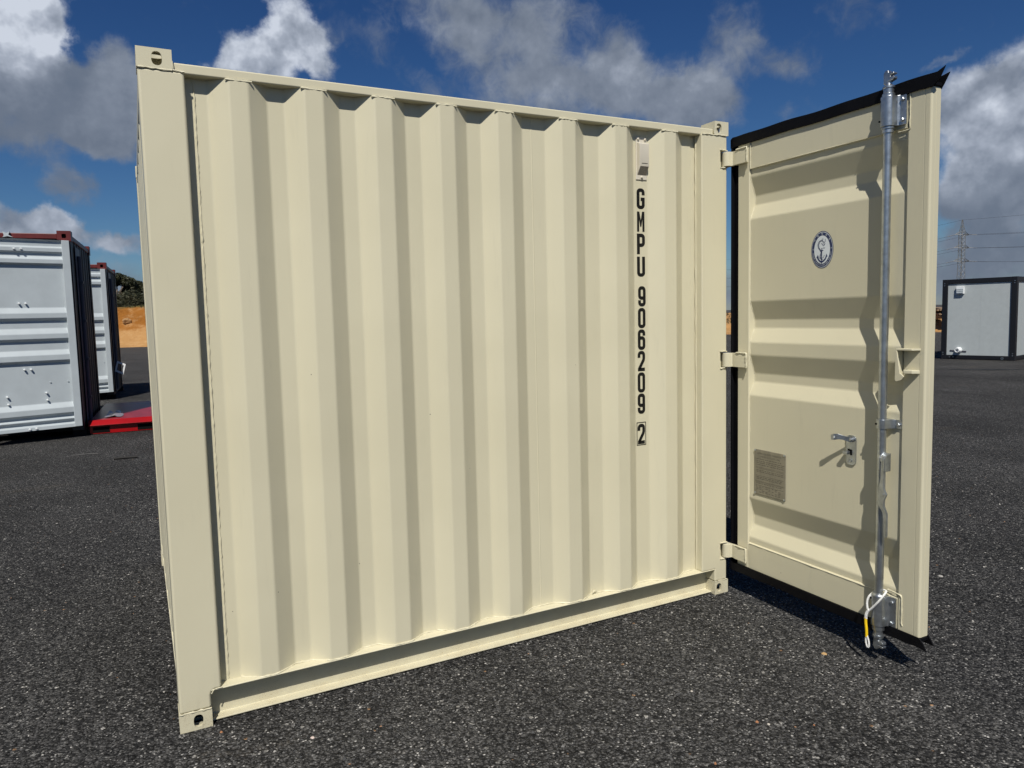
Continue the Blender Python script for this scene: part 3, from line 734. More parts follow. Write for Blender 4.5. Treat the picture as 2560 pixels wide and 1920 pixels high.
# approval plate
D(MB().ext(rr(.104, .287, .521, .735, .006, 3), 'y', .0050, .0088), 'approval_plate_rim', 'plate', bev=.001)
D(MB().ext(rr(.1085, .2825, .5255, .7305, .006, 3), 'y', .0042, .0049), 'approval_plate', 'plate')
for u, z in ((.1095, .7295), (.2815, .7295), (.1095, .527), (.2815, .527)):
    D(MB().lathe([(.0058, .0041), (.0058, .0028), (.0030, .0015)], (u, 0, z), 'y', 10), 'rivet', 'galv', smooth=50)
def text_mesh(body):
    cu = bpy.data.curves.new('t', 'FONT'); cu.body = body; cu.size = 1; cu.align_x = 'CENTER'; cu.align_y = 'CENTER'; cu.resolution_u = 2
    o = bpy.data.objects.new('t', cu); col.objects.link(o); bpy.context.view_layer.update()
    dg = bpy.context.evaluated_depsgraph_get(); me = o.evaluated_get(dg).to_mesh()
    vs = [tuple(v.co) for v in me.vertices]; fs = [tuple(p.vertices) for p in me.polygons]
    o.evaluated_get(dg).to_mesh_clear(); bpy.data.objects.remove(o); bpy.data.curves.remove(cu)
    return vs, fs
pt = MB()
def ptext(body, uc, zc_, size, sx=1.):
    vs, fs = text_mesh(body); pt.add([(uc+x*size*sx, .0039, zc_+y*size) for x, y, _ in vs], fs)
ptext('APPROVED FOR TRANSPORT', .198, .7170, .0115, 1.0); ptext('UNDER CUSTOMS SEAL', .198, .7035, .0115, 1.0)
for z in (.652, .647, .612, .586, .582, .566): pt.box(.113, .279, .0038, .0041, z, z+.0011)
for z in (.690, .680, .672, .663, .637, .630, .604, .597, .575):
    u = .118
    while u < .268:
        w = random.uniform(.006, .018); pt.box(u, u+w, .0038, .0041, z, z+.0026); u += w+random.uniform(.003, .006)
for r_ in range(5):
    for c_ in range(8):
        if random.random() < .75: pt.box(.116+c_*.019, .116+c_*.019+random.uniform(.006, .014), .0038, .0041, .534+r_*.0068, .534+r_*.0068+.0024)
D(pt, 'approval_plate_text', 'plate_ink')
# oval emblem
EU, EZ, EW, EH = .4665, 1.6245, .0545, .0765
em = MB()
def ell(k, y, mi, kz=None):
    em.cur = mi; n = 56
    em.add([(EU+EW*k*math.cos(2*math.pi*i/n), y, EZ+EH*(kz or k)*math.sin(2*math.pi*i/n)) for i in range(n)], [list(range(n))])
ell(1., FY-.0006, 0); ell(.955, FY-.0009, 1); ell(.925, FY-.0012, 0); ell(.715, FY-.0015, 1, .755)
def ring_text(chars, a0, a1, size, flip, kx=.822, kz=.842):
    n = len(chars)
    # even spacing along the oval
    S = [0.]; N = 200; pts = []
    for i in range(N+1):
        a = R(a0+(a1-a0)*i/N); pts.append((EW*kx*math.cos(a), EH*kz*math.sin(a), a))
        if i: S.append(S[-1]+math.hypot(pts[i][0]-pts[i-1][0], pts[i][1]-pts[i-1][1]))
    for q, ch in enumerate(chars):
        if ch == ' ': continue
        s_ = S[-1]*(q+.5)/n; i = min(range(N+1), key=lambda k: abs(S[k]-s_)); x, z, a = pts[i]
        nx, nz = math.cos(a)/EW, math.sin(a)/EH; ln = math.hypot(nx, nz); nx, nz = nx/ln, nz/ln
        if flip: nx, nz = -nx, -nz
        rx, rz = nz, -nx
        vs, fs = text_mesh(ch); em.cur = 1
        em.add([(EU+x+(px*rx+py*nx)*size, FY-.0015, EZ+z+(px*rz+py*nz)*size) for px, py, _ in vs], fs)
ring_text('CHINA CLASSIFICATION SOCIETY', 190, 350, .0078, True)
ring_text('\u4e2d\u56fd\u8239\u7ea7\u793e', 152, 28, .0085, False)
for a in (177, 3): em.cur = 1; em.add([(EU+EW*.822*math.cos(R(a))+.0020*math.cos(i*.9), FY-.0015, EZ+EH*.842*math.sin(R(a))+.0020*math.sin(i*.9)) for i in range(7)], [list(range(7))])
em.cur = 0; epl = lambda u, v, l: (EU+u*EW, FY-.0018, EZ+v*EH)
def estroke(path, w): em.strip([(x, y) for x, y in path], w, epl)
epl2 = lambda u, v, l: (EU+u*EW, FY-.0020, EZ+v*EH)
# anchor: shank, stock, arms, flukes
estroke([(-.02, -.02), (-.03, -.60)], .075); estroke([(-.16, -.065), (.12, -.045)], .05)
estroke(arc(-.01, .035, .055, .045, 20, 340, 10), .030)
estroke([(-.42, -.38), (-.34, -.50), (-.20, -.60), (-.06, -.66), (.12, -.62), (.30, -.52), (.42, -.36)], .095)
for s_, x, y in ((-1, -.40, -.32), (1, .42, -.30)):
    em.add([epl2(x, y+.06, 0), epl2(x-.10, y-.10, 0), epl2(x+.09, y-.09, 0)], [(0, 1, 2)])
em.add([epl2(-.06, -.60, 0), epl2(.06, -.62, 0), epl2(-.02, -.76, 0), epl2(-.12, -.66, 0)], [(0, 1, 2, 3)])
# serpent coiled round the shank, in fine line
body = [(.02, .46), (-.10, .50), (-.24, .44), (-.34, .28), (-.30, .12), (-.16, .00), (-.06, -.12), (-.12, -.26), (-.16, -.38), (-.08, -.48), (.04, -.54)]
for o_ in (-.055, 0., .055):
    estroke([(x+o_*(1 if i < 4 else .8), y-abs(o_)*.2) for i, (x, y) in enumerate(body)], .024)
for i in range(len(body)-1):
    for k in (.25, .75):
        x = body[i][0]*(1-k)+body[i+1][0]*k; y = body[i][1]*(1-k)+body[i+1][1]*k; em.strip([(x-.05, y-.012), (x+.05, y+.012)], .008, epl2)
for pth in ([(.02, .46), (.12, .42), (.20, .36), (.16, .30), (.22, .24), (.12, .20), (.04, .28), (-.06, .34)], [(.0, .48), (.0, .58)], [(.06, .47), (.08, .60)], [(.20, .36), (.30, .44), (.28, .56)], [(.22, .24), (.28, .32)], [(.06, .36), (.11, .36)], [(.10, .10), (.20, .06), (.26, .10)], [(.06, -.46), (.16, -.40), (.24, -.30)], [(-.28, -.30), (-.34, -.40), (-.22, -.46)]):
    em.strip(pth, .030, epl2)
D(em, 'emblem', ['navy_ink', 'white_ink'])
# padlock shelf on the free stile
D(MB().ext([(.838, -.0005), (.832, -.035), (.893, -.033), (.906, -.004), (.906, -.0005)], 'z', 1.2215, 1.2285), 'padlock_shelf', 'cream', smooth=40, bev=.0015)
D(MB().ext([(.832, 1.2213), (.831, 1.112), (.836, 1.106), (.857, 1.113), (.866, 1.126), (.857, 1.134), (.851, 1.137), (.8365, 1.2213)], 'y', -.036, -.030), 'padlock_cheek', 'cream', smooth=40, bev=.0012)
D(MB().ext([(-.0295, 1.2213), (-.0295, 1.108), (.008, 1.112), (.008, 1.2213)], 'x', .832, .8355), 'padlock_cheek', 'cream', bev=.001)
D(MB().ext([(.866, -.032), (.893, -.028), (.905, -.004), (.905, -.0005), (.858, -.0005), (.858, -.0295)], 'z', 1.1365, 1.1500), 'padlock_hook', 'cream', smooth=40, bev=.0025)
# cord on the lock rod: a thing of its own, hanging from the rod
rope = empty('cord_loop', (DO.x, DO.y, 0), DRZ); tag(rope, 'white twisted cord with yellow sleeve hanging from bottom of door lock rod', 'cord')
def smoothpath(pts, n=6):
    out = []
    for i in range(len(pts)-1):
        p0, p1, p2, p3 = [Vector(pts[max(0, min(len(pts)-1, i+k))]) for k in (-1, 0, 1, 2)]
        for j in range(n):
            t = j/n; out.append(.5*((2*p1)+(-p0+p2)*t+(2*p0-5*p1+4*p2-p3)*t*t+(-p0+3*p1-3*p2+p3)*t**3))
    out.append(Vector(pts[-1])); return out
def twisted(name, pts, r, parent, pitch=.010, mat='rope'):
    """two strands wound round each other"""
    pts = smoothpath(pts, 8); s_ = 0; mb = MB(); st = [[], []]
    # resample finely
    fine = []
    for a, b_ in zip(pts[:-1], pts[1:]):
        k = max(1, int((b_-a).length/.0013)); fine += [a.lerp(b_, i/k) for i in range(k)]
    fine.append(pts[-1])
    for i, p in enumerate(fine):
        d = (fine[min(i+1, len(fine)-1)]-fine[max(i-1, 0)]).normalized()
        a = d.cross(Vector((.3, 1, .1))).normalized(); b_ = a.cross(d)
        if i: s_ += (p-fine[i-1]).length
        for q in (0, 1):
            an = 2*math.pi*s_/pitch+q*math.pi; st[q].append(p+(a*math.cos(an)+b_*math.sin(an))*r*.5)
    for q in (0, 1): mb.tube(st[q], r*.62, 6)
    return mb.build(name, mat, parent, smooth=60)
twisted('cord', [(.757, -.060, .205), (.750, -.056, .236), (.753, -.046, .262), (.763, -.012, .283), (.790, -.006, .287), (.805, -.026, .288), (.808, -.045, .278), (.800, -.056, .258), (.782, -.060, .232), (.766, -.062, .212), (.757, -.062, .203)], .0042, rope)
twisted('cord', [(.764, -.063, .214), (.757, -.065, .200), (.754, -.066, .186), (.753, -.066, .174)], .0058, rope)
MB().tube(smoothpath([(.7525, -.066, .184), (.7540, -.067, .160), (.7575, -.067, .132), (.7580, -.066, .103)]), .0052, 12).build('sleeve', 'yellow', rope, smooth=50)
twisted('cord', [(.7565, -.066, .108), (.7560, -.067, .085), (.7610, -.067, .067), (.7670, -.067, .064), (.7700, -.067, .072), (.7670, -.066, .090), (.7600, -.066, .108)], .0036, rope)

# ------------------------------------------------------------------ red framed containers behind
def ribbed_container(loc, rz, label, seed):
    """origin: near right corner on the ground; x to the left is negative, y back"""
    random.seed(seed)
    t = empty('shipping_container', loc, rz); tag(t, label, 'container', 'red framed containers with white doors')
    w, d, h = 2.25, 2.06, 2.567
    B = lambda mb, n, mt, **k: mb.build(n, mt, t, **k)
    for x0, x1, y0, y1 in ((-.15, 0, 0, .15), (-w, -w+.15, 0, .15), (-.15, 0, d-.15, d), (-w, -w+.15, d-.15, d)):
        mb = MB(); z0, z1 = h-.125, h
        holed(mb, (x0, y0, z0), (1,0,0), (0,0,1), .15, .125, (.075, .062), (.024, .026), (0, .02, 0), sq=6)
        holed(mb, (x0, y0, z1), (1,0,0), (0,1,0), .15, .15, (.075, .075), (.04, .03), (0, 0, -.02))
        mb.add([(x1, y0, z0), (x1, y1, z0), (x1, y1, z1), (x1, y0, z1)], [(0,1,2,3)]); mb.add([(x0, y0, z0), (x0, y1, z0), (x0, y1, z1), (x0, y0, z1)], [(0,1,2,3)])
        mb.add([(x0, y1, z0), (x1, y1, z0), (x1, y1, z1), (x0, y1, z1)], [(0,1,2,3)]); mb.add([(x0, y0, z0), (x1, y0, z0), (x1, y1, z0), (x0, y1, z0)], [(0,1,2,3)])
        B(mb, 'corner_casting', 'red_frame')
        B(MB().box(x0+.01, x1-.01, y0+.012, y1-.01, .09, z0), 'corner_post', 'dark_wall', bev=.006)
        B(MB().box(x0, x1, y0+.13 if y0 < .1 else y0, y1+.13 if y0 < .1 else y1, 0, .09), 'corner_casting', 'black', bev=.006)
    B(MB().box(-w+.15, -.15, .01, .10, h-.10, h-.035), 'top_rail', 'red_frame', bev=.006)
    B(MB().box(-w+.15, -.15, d-.10, d-.01, h-.10, h-.035), 'top_rail', 'red_frame', bev=.006)
    for x0 in (-.09, -w+.01): B(MB().box(x0, x0+.08, .15, d-.15, h-.10, h-.04), 'top_rail', 'red_frame', bev=.006)
    B(MB().box(-w+.09, -.09, .10, d-.10, h-.07, h-.055), 'roof', 'dark_wall')
    B(MB().box(-w+.05, -.03, .17, d-.02, .07, .12), 'floor', 'black')
    B(MB().box(-w+.15, -.95, .16, .22, .012, .085), 'bottom_rail', 'red_frame', bev=.004)
    B(MB().box(-w+.15, -.15, d-.1, d-.02, .012, .085), 'bottom_rail', 'red_frame', bev=.004)
    B(MB().sheet([(-x_, y_) for x_, y_ in [(y-.002+.02, x) for x, y in folds(.15, d-.15, .25)]], 'z', .09, h-.10, (-.003, 0)), 'side_wall', 'dark_wall', smooth=20)
    B(MB().sheet([(-w+y+.02, x) for x, y in folds(.15, d-.15, .25)], 'z', .09, h-.10, (.003, 0)), 'side_wall', 'dark_wall', smooth=20)
    B(MB().sheet([(-x, d-y-.02) for x, y in folds(.15, w-.15, .25)], 'z', .09, h-.10, (0, -.003)), 'end_wall', 'dark_wall', smooth=20)
    B(MB().lathe([(.028, .16), (.028, 2.3)], (.012, .52, 0), 'z', 14), 'lock_rod', 'grey_post', smooth=40)
    B(MB().box(-.012, -.004, .36, .80, .12, h-.16), 'side_plate', 'grey_post')
    for z in (.45, .95, 1.45, 1.95): B(MB().box(-.02, .045, .485, .555, z, z+.03), 'rod_bracket', 'grey_post')
    # the white ribbed door standing ajar, hinge edge on the right
    dr = empty('door', (-.022, -.02, 0), R(17)); dr.parent = t
    def Dd(mb, n, mt, **k): return mb.build(n, mt, dr, **k)
    wd, zb, zt = 1.08, .148, 2.446
    Dd(MB().box(-.082, 0, -.004, .045, zb, zt), 'stile', 'white_paint', smooth=50, bev=.004)
    Dd(MB().box(-wd, -wd+.08, -.004, .045, zb, zt), 'stile', 'white_paint', smooth=50, bev=.004)
    F, K = .006, -.030
    pr = [(F-.006, zt), (F+.022, zt-.02), (F+.022, 2.365), (F, 2.350), (F, 2.300), (F+.030, 2.285), (F+.030, 2.245)]
    pr += [(F-.004, 2.212), (F-.004, 2.160), (F+.034, 2.140)]
    for a, b_, c, d_ in ((1.629, 1.563, 1.502, 1.470), (1.379, 1.313, 1.252, 1.222), (1.114, 1.055, .987, .958), (.461, .399, .330, .305)):
        pr += [(F+.034, a), (F-.004, b_), (F-.004, c), (F+.034, d_)]
    pr += [(F+.034, .280), (F+.004, .262), (F+.004, .248), (F+.032, .230), (F+.032, .205), (F, .190), (F-.004, zb)]
    Dd(MB().sheet(fillet(pr, .008), 'x', -wd+.08, -.082, (.004, 0)), 'panel', 'white_paint', smooth=20)
    for x, z, b_ in ((-.575,2.326,F),(-.505,2.327,F),(-.565,1.682,F+.034),(-.497,1.681,F+.034),(-.562,.890,F+.034),(-.495,.889,F+.034),(-.355,.594,F+.034),(-.350,.505,F+.034),(-.755,.575,F+.034),(-.750,.487,F+.034),(-.560,.170,F-.002),(-.492,.172,F-.002)):
        Dd(MB().lathe([(.011, b_), (.011, b_-.026), (.008, b_-.032)], (x, 0, z), 'y', 10), 'bolt', 'vent_white', smooth=40)
    for x, z in ((-.305, .720), (-.115, .718)): Dd(MB().lathe([(.008, F+.034), (.008, F+.024)], (x, 0, z), 'y', 8), 'rivet', 'white_paint', smooth=40)
    Dd(MB().box(-wd, 0, .046, .058, zb-.01, zt+.01), 'seal', 'rubber')
    return t
c1 = ribbed_container((-.70, 7.745, 0), R(-3), 'nearer red-framed container at left edge with studded white ribbed door', 5)
c2 = ribbed_container((-.475, 12.68, 0), R(-3), 'farther red-framed container half hidden behind the nearer one, white square frame on side', 6)
# fixing bracket on the roof edge of the near one, placard holder on the far one
MB().ext([(-.705, 2.475), (-.690, 2.50), (-.705, 2.545), (-.665, 2.525), (-.630, 2.545), (-.645, 2.505), (-.600, 2.475), (-.655, 2.488)], 'y', -.02, .008).build('roof_bracket', 'white_paint', c1)
pf = MB()
for k in range(4):
    a0, a1 = R(25+90*k), R(115+90*k); ro, ri = .150, .098
    q = [(.105+r_*math.cos(a)*.72, .58+r_*math.sin(a)) for r_, a in ((ro, a0), (ro, a1), (ri, a1), (ri, a0))]
    pf.ext([(x_-.012, z_) for x_, z_ in q], 'y', .30, .315)
pf.build('placard_frame', 'vent_white', c2)
# low red steel ramp
ramp = empty('steel_ramp', (-.66, 7.86, 0), R(-3)); tag(ramp, 'low bright red steel ramp on asphalt between containers', 'ramp')
MB().box(0, 1.9, .07, 2.25, .155, .178).build('deck', 'red_deck', ramp, bev=.003)
MB().ext([(.0, .112), (.069, .150), (.069, .180), (.055, .183), (-.006, .122)], 'x', -.01, 1.9).build('lip', 'red_ramp', ramp, bev=.002)
for x0, x1 in ((.0, .28), (.56, .88), (1.16, 1.5)):
    pass
fr = MB(); fr.ext([(0, .008), (1.9, .008), (1.9, .108), (0, .108)], 'y', .045, .060); fr.build('front_plate', 'red_ramp', ramp)
for x0 in (.03, .545, 1.25):
    MB().ext([(x0, .012), (x0+.20, .012), (x0+.20, .098), (x0, .098)], 'y', .0435, .0445).build('fork_pocket', 'hole', ramp)
    MB().strip([(x0, .012), (x0+.20, .012), (x0+.20, .098), (x0, .098)], .006, lambda u, v, l: (u, .0425, v), True).build('pocket_rim', 'red_ramp', ramp)
for x0 in (0.0, 1.85): MB().box(x0, x0+.05, .07, 2.25, .01, .154).build('side_beam', 'red_ramp', ramp, bev=.003)
MB().box(0, 1.9, 2.2, 2.25, .01, .154).build('rear_plate', 'red_ramp', ramp)
fm_ = MB(); random.seed(4)
fm_.add([(.16+random.uniform(-.02, .02)+.05*i, .25+.12*j+random.uniform(-.02, .02), .1795+random.uniform(0, .035)) for j in range(6) for i in range(5)], [(j*5+i, j*5+i+1, j*5+i+6, j*5+i+5) for j in range(5) for i in range(4) if i+j*.5 < 4.2])
fo = fm_.build('plastic_sheet', 'film', smooth=20); fo.location = (-.66, 7.86, 0); fo.rotation_euler = (0, 0, R(-3))
tag(fo, 'crumpled pale plastic sheet lying on the red ramp', 'plastic sheet')

# ------------------------------------------------------------------ white cabin at the right
cab = empty('portable_cabin', (18.23, 8.60, 0), math.atan2(-.977, .214)); tag(cab, 'white portable cabin with black frame standing beyond the open door', 'cabin')
cw, cd, ch_ = 1.587, 3.2, 2.0
Cb = lambda mb, n, mt, **k: mb.build(n, mt, cab, **k)
for x0 in (0, cw-.12):
    for y0 in (0, cd-.12): Cb(MB().box(x0, x0+.12, y0, y0+.12, .0, ch_), 'corner_post', 'cabin_black', bev=.008)
for y0 in (.004, cd-.116): Cb(MB().box(.12, cw-.12, y0, y0+.11, ch_-.115, ch_-.002), 'top_beam', 'cabin_black', bev=.006); Cb(MB().box(.12, cw-.12, y0, y0+.11, .012, .105), 'bottom_beam', 'cabin_black', bev=.006)
for x0 in (.004, cw-.114): Cb(MB().box(x0, x0+.11, .12, cd-.12, ch_-.115, ch_-.002), 'top_beam', 'cabin_black', bev=.006); Cb(MB().box(x0, x0+.11, .12, cd-.12, .012, .105), 'bottom_beam', 'cabin_black', bev=.006)
Cb(MB().box(.121, .845, .030, .07, .106, ch_-.116), 'wall_panel', 'cabin_white', bev=.003); Cb(MB().box(.848, cw-.121, .030, .07, .106, ch_-.116), 'wall_panel', 'cabin_white', bev=.003)
Cb(MB().box(.843, .850, .0285, .030, .106, ch_-.116), 'cover_strip', 'cabin_white')
for k in range(3): Cb(MB().box(cw-.07, cw-.03, .122+k*.99, .122+k*.99+.985, .106, ch_-.116), 'wall_panel', 'cabin_white', bev=.003); Cb(MB().box(.03, .07, .122+k*.99, .122+k*.99+.985, .106, ch_-.116), 'wall_panel', 'cabin_white', bev=.003)
Cb(MB().box(.122, cw-.122, cd-.07, cd-.03, .106, ch_-.116), 'wall_panel', 'cabin_white')
Cb(MB().box(.05, cw-.05, .05, cd-.05, ch_-.06, ch_-.02), 'roof', 'cabin_black')
vt = empty('wall_vent'); vt.parent = cab
MB().box(.315, .490, -.030, .029, 1.63, 1.815).build('housing', 'vent_white', vt, bev=.006)
for z in (1.665, 1.705, 1.745): MB().ext([(-.031, z), (-.044, z-.012), (-.044, z+.008), (-.031, z+.030)], 'x', .330, .475).build('louvre', 'white_paint', vt)
Cb(MB().lathe([(.075, .029), (.075, -.01), (.060, -.04), (.055, -.10), (.040, -.10), (.040, -.02)], (.395, 0, .235), 'y', 20), 'outlet_pipe', 'vent_white', smooth=40)
Cb(MB().ext([(.20, .205), (.56, .185), (.56, .215), (.20, .235)], 'y', .018, .029), 'pipe_bracket', 'grey_post')
Cb(MB().lathe([(.030, .004), (.030, -.02), (.018, -.02), (.018, .004)], (1.33, 0, .05), 'y', 14), 'tow_ring', 'galv')
for x, z in ((.05, 1.90), (.05, 1.85), (cw-.05, 1.90), (cw-.05, 1.85), (.05, .17), (.05, .12), (cw-.05, .17), (cw-.05, .12), (.20, .06), (.28, .06)):
    Cb(MB().lathe([(.012, .0), (.012, -.008)], (x, .004 if .1 < x < cw-.1 else 0, z), 'y', 8), 'bolt', 'galv')

# ------------------------------------------------------------------ pylon and wires
T0 = Vector((224.2, 128.9, 0)); TL_ = Vector((-4.1, -19.6, 0)).normalized(); TA = Vector((-TL_.y, TL_.x, 0))
py = empty('lattice_pylon', T0); tag(py, 'tall grey lattice pylon rising behind the white cabin', 'pylon')
def leg_at(sx, sy, z):
    hw = .86-.26*min(z/16., 1) if z < 22.4 else .60*(1-(z-22.4)/4.3)
    hw = max(hw, .05); return TL_*(sx*hw)+TA*(sy*hw)+Vector((0, 0, z))
lv = [0, 2.2, 4.4, 6.5, 8.5, 10.4, 12.2, 14.2, 15.9, 17.3, 18.3, 19.7, 21.0, 22.2, 23.6, 24.9, 26.6]
for sx, sy in ((1,1),(1,-1),(-1,1),(-1,-1)): MB().tube([leg_at(sx, sy, z) for z in lv], .075, 5).build('leg', 'steel_dull', py)
br = MB()
for a, b_ in (((1,1),(1,-1)), ((1,-1),(-1,-1)), ((-1,-1),(-1,1)), ((-1,1),(1,1))):
    for z0, z1 in zip(lv[:-1], lv[1:]):
        br.tube([leg_at(*a, z0), leg_at(*b_, z1)], .036, 4); br.tube([leg_at(*b_, z0), leg_at(*a, z1)], .036, 4); br.tube([leg_at(*a, z1), leg_at(*b_, z1)], .036, 4)
br.build('bracing', 'steel_dull', py)
arms = [(22.15, 2.6), (18.26, 2.8), (14.24, 3.0)]
for z, ln in arms:
    for s_ in (-1, 1):
        a = MB()
        for q in (-1, 1):
            a.tube([TL_*(.55*q)+TA*(s_*.55)+Vector((0, 0, z)), TA*(s_*ln)+Vector((0, 0, z))], .08, 4); a.tube([TL_*(.55*q)+TA*(s_*.55)+Vector((0, 0, z+.9)), TA*(s_*ln)+Vector((0, 0, z))], .07, 4)
        a.build('cross_arm', 'steel_dull', py)
        for q in (-1, 1):
            p0 = TA*(s_*ln)+Vector((0, 0, z)); MB().tube([p0, p0+TL_*q*2.6+Vector((0, 0, -.35))], .09, 6).build('insulator', 'insulator', py)
names = {22.15: 'highest', 18.26: 'middle', 14.24: 'lowest'}
for z, ln in arms:
    for s_ in (-1, 1):
        for q in (-1, 1):
            p0 = T0+TA*(s_*ln)+Vector((0, 0, z-.35))+TL_*q*2.6; p1 = p0+TL_*q*150+Vector((0, 0, .5))
            pts = [p0.lerp(p1, i/24)-Vector((0, 0, 4*3.4*(i/24)*(1-i/24))) for i in range(25)]
            w_ = MB().tube(pts, .027, 4).build('power_line', 'wire')
            tag(w_, 'thin power line from %s %s arm of the pylon, running %s' % (names[z], 'nearer' if (TA*s_).dot(Vector((-1, -.5, 0))) > 0 else 'farther', 'right' if q > 0 else 'left behind the door'), 'power line', 'power lines on the pylon')
for q in (-1, 1):
    p0 = T0+Vector((0, 0, 26.5)); p1 = p0+TL_*q*150
    w_ = MB().tube([p0.lerp(p1, i/24)-Vector((0, 0, 4*2.6*(i/24)*(1-i/24))) for i in range(25)], .026, 4).build('power_line', 'wire')
    tag(w_, 'single thin wire from the very tip of the pylon running %s' % ('right' if q > 0 else 'left'), 'power line', 'power lines on the pylon')

# ------------------------------------------------------------------ vegetation on the embankment
def leaves(mb, c, r, n, size, flat=1.):
    for _ in range(n):
        while True:
            p = Vector((random.uniform(-1, 1), random.uniform(-1, 1), random.uniform(-1, 1)))
            if p.length < 1: break
        p = p.normalized()*(p.length**.45)
        q = Vector((c[0]+p.x*r[0], c[1]+p.y*r[1], c[2]+p.z*r[2])); s_ = size*random.uniform(.6, 1.5)
        a = Vector((random.uniform(-1, 1), random.uniform(-1, 1), random.uniform(-.6, .6))).normalized()*s_; b_ = a.cross(Vector((random.uniform(-1, 1), random.uniform(-1, 1), random.uniform(-1, 1))).normalized())*.8
        mb.add([q-a, q+b_*.6, q+a, q-b_*.6], [(0, 1, 2, 3)])
def tree(loc, h, spread, label, seed, clumps, leafn, lean=0.):
    random.seed(seed)
    t = empty('tree', loc); tag(t, label, 'tree', 'trees on the embankment')
    tr = MB(); cr = MB()
    fork = Vector((lean*.3, 0, h*.22))
    tr.tube([(0, 0, -.6), (lean*.1, 0, h*.1), fork], .13, 7, rfun=lambda i: (1.2, 1., .8)[i])
    for (x, y, z, r_) in clumps:
        e = Vector((x*spread, y*spread, z*h)); mid = fork.lerp(e, .55)+Vector((random.uniform(-.2, .2), random.uniform(-.2, .2), .15))
        tr.tube(smoothpath([fork-Vector((0, 0, .1)), mid, e], 4), .07, 5, rfun=lambda i: 1.1-.09*i)
        for _ in range(5):
            o_ = Vector((random.uniform(-.5, .5)*r_, random.uniform(-.5, .5)*r_, random.uniform(-.12, .2)*r_)); rr_ = r_*random.uniform(.38, .62)
            leaves(cr, e+o_, (rr_, rr_, rr_*.85), leafn//5, .075)
            tr.tube([mid.lerp(e, .6), e+o_], .028, 4)
    tr.build('trunk', 'bark', t); cr.build('crown', 'leaf', t)
tree((-1.25, 57.4, 2.85), 2.35, 1.0, 'umbrella-shaped tree with bare forked trunk on top of sand bank', 11, [(-.75, 0, .80, .75), (-.25, .2, .88, .75), (.25, 0, .84, .75), (.75, -.1, .72, .7), (-1.1, .1, .70, .6), (0, .2, .72, .7), (.95, .2, .55, .55), (-.5, .3, .72, .6)], 1700)
tree((.15, 57.9, 2.80), 1.95, .8, 'denser dark tree beside the umbrella-shaped one, above orange bank', 12, [(-.4, 0, .80, .6), (.25, .1, .80, .6), (.75, 0, .60, .6), (0, -.3, .60, .7), (-.7, 0, .55, .6), (.4, -.2, .42, .6), (-.3, -.2, .40, .6)], 1700)
def scrub():
    random.seed(21); mb = MB()
    for i, (p, h) in enumerate(zip(BP, BH)):
        d = (BP[min(i+1, len(BP)-1)]-BP[max(i-1, 0)]).normalized(); nrm = Vector((-d.y, d.x))
        if p.x < -30 or p.y < -8: continue
        near = -6 < p.x < 4
        for k in range(6 if near else 3):
            b_ = random.uniform(3.6, 10) if near else random.uniform(3.2, 9); q = p+nrm*b_+d*random.uniform(-.7, .7)
            big = h > 1.5
            r_ = random.uniform(.35, .75) if big else random.uniform(.25, .5)
            z = h*1.06
            hh = r_*random.uniform(.55, 1.0)*(1.45 if near else 1.)
            leaves(mb, (q.x, q.y, z+hh*.5), (r_, r_, hh), 170 if near else 90, .07)
        for _ in range(22 if near else 6):
            q = p+nrm*random.uniform(2.9, 3.8)+d*random.uniform(-.8, .8); s_ = random.uniform(.08, .25)
            a = random.uniform(0, 6.3); mb.add([(q.x-.03*math.cos(a), q.y-.03*math.sin(a), h*1.0), (q.x+.03*math.cos(a), q.y+.03*math.sin(a), h*1.0), (q.x+random.uniform(-.08, .08), q.y, h*1.0+s_)], [(0, 1, 2)])
    o = mb.build('scrub', 'scrub'); tag(o, 'belt of low dark scrub and dry grass along top of the bank', 'scrub', kind='stuff')
scrub()
bd = MB(); random.seed(77)
bd.lathe([(.05, -.2), (.26, -.16), (.30, .0), (.22, .13), (.08, .17)], (0, 0, 0), 'z', 9)
bd.v = [(x+random.uniform(-.05, .05), y+random.uniform(-.05, .05), z+random.uniform(-.04, .04)) for x, y, z in bd.v]
M['sandstone'] = plain('sandstone', (.33, .19, .08), .95, var=.25)
bo = bd.build('boulder', 'sandstone'); bo.location = (-.55, 51.55, 1.72); tag(bo, 'pale boulder stuck in the face of the orange sand bank', 'boulder')
tp = empty('timber_pile', (37.6, 20.7, .55), .9); tag(tp, 'pile of weathered timber on the bank just right of the door edge', 'timber pile')
random.seed(9)
for i in range(9):
    z = .12+.11*(i//2); MB().box(-1.3+random.uniform(-.3, .3), 1.2+random.uniform(-.2, .4), -.25+random.uniform(-.2, .2), .05+random.uniform(-.1, .2), z, z+.08).build('plank', 'timber', tp).rotation_euler = (0, random.uniform(-.06, .06), random.uniform(-.2, .2))

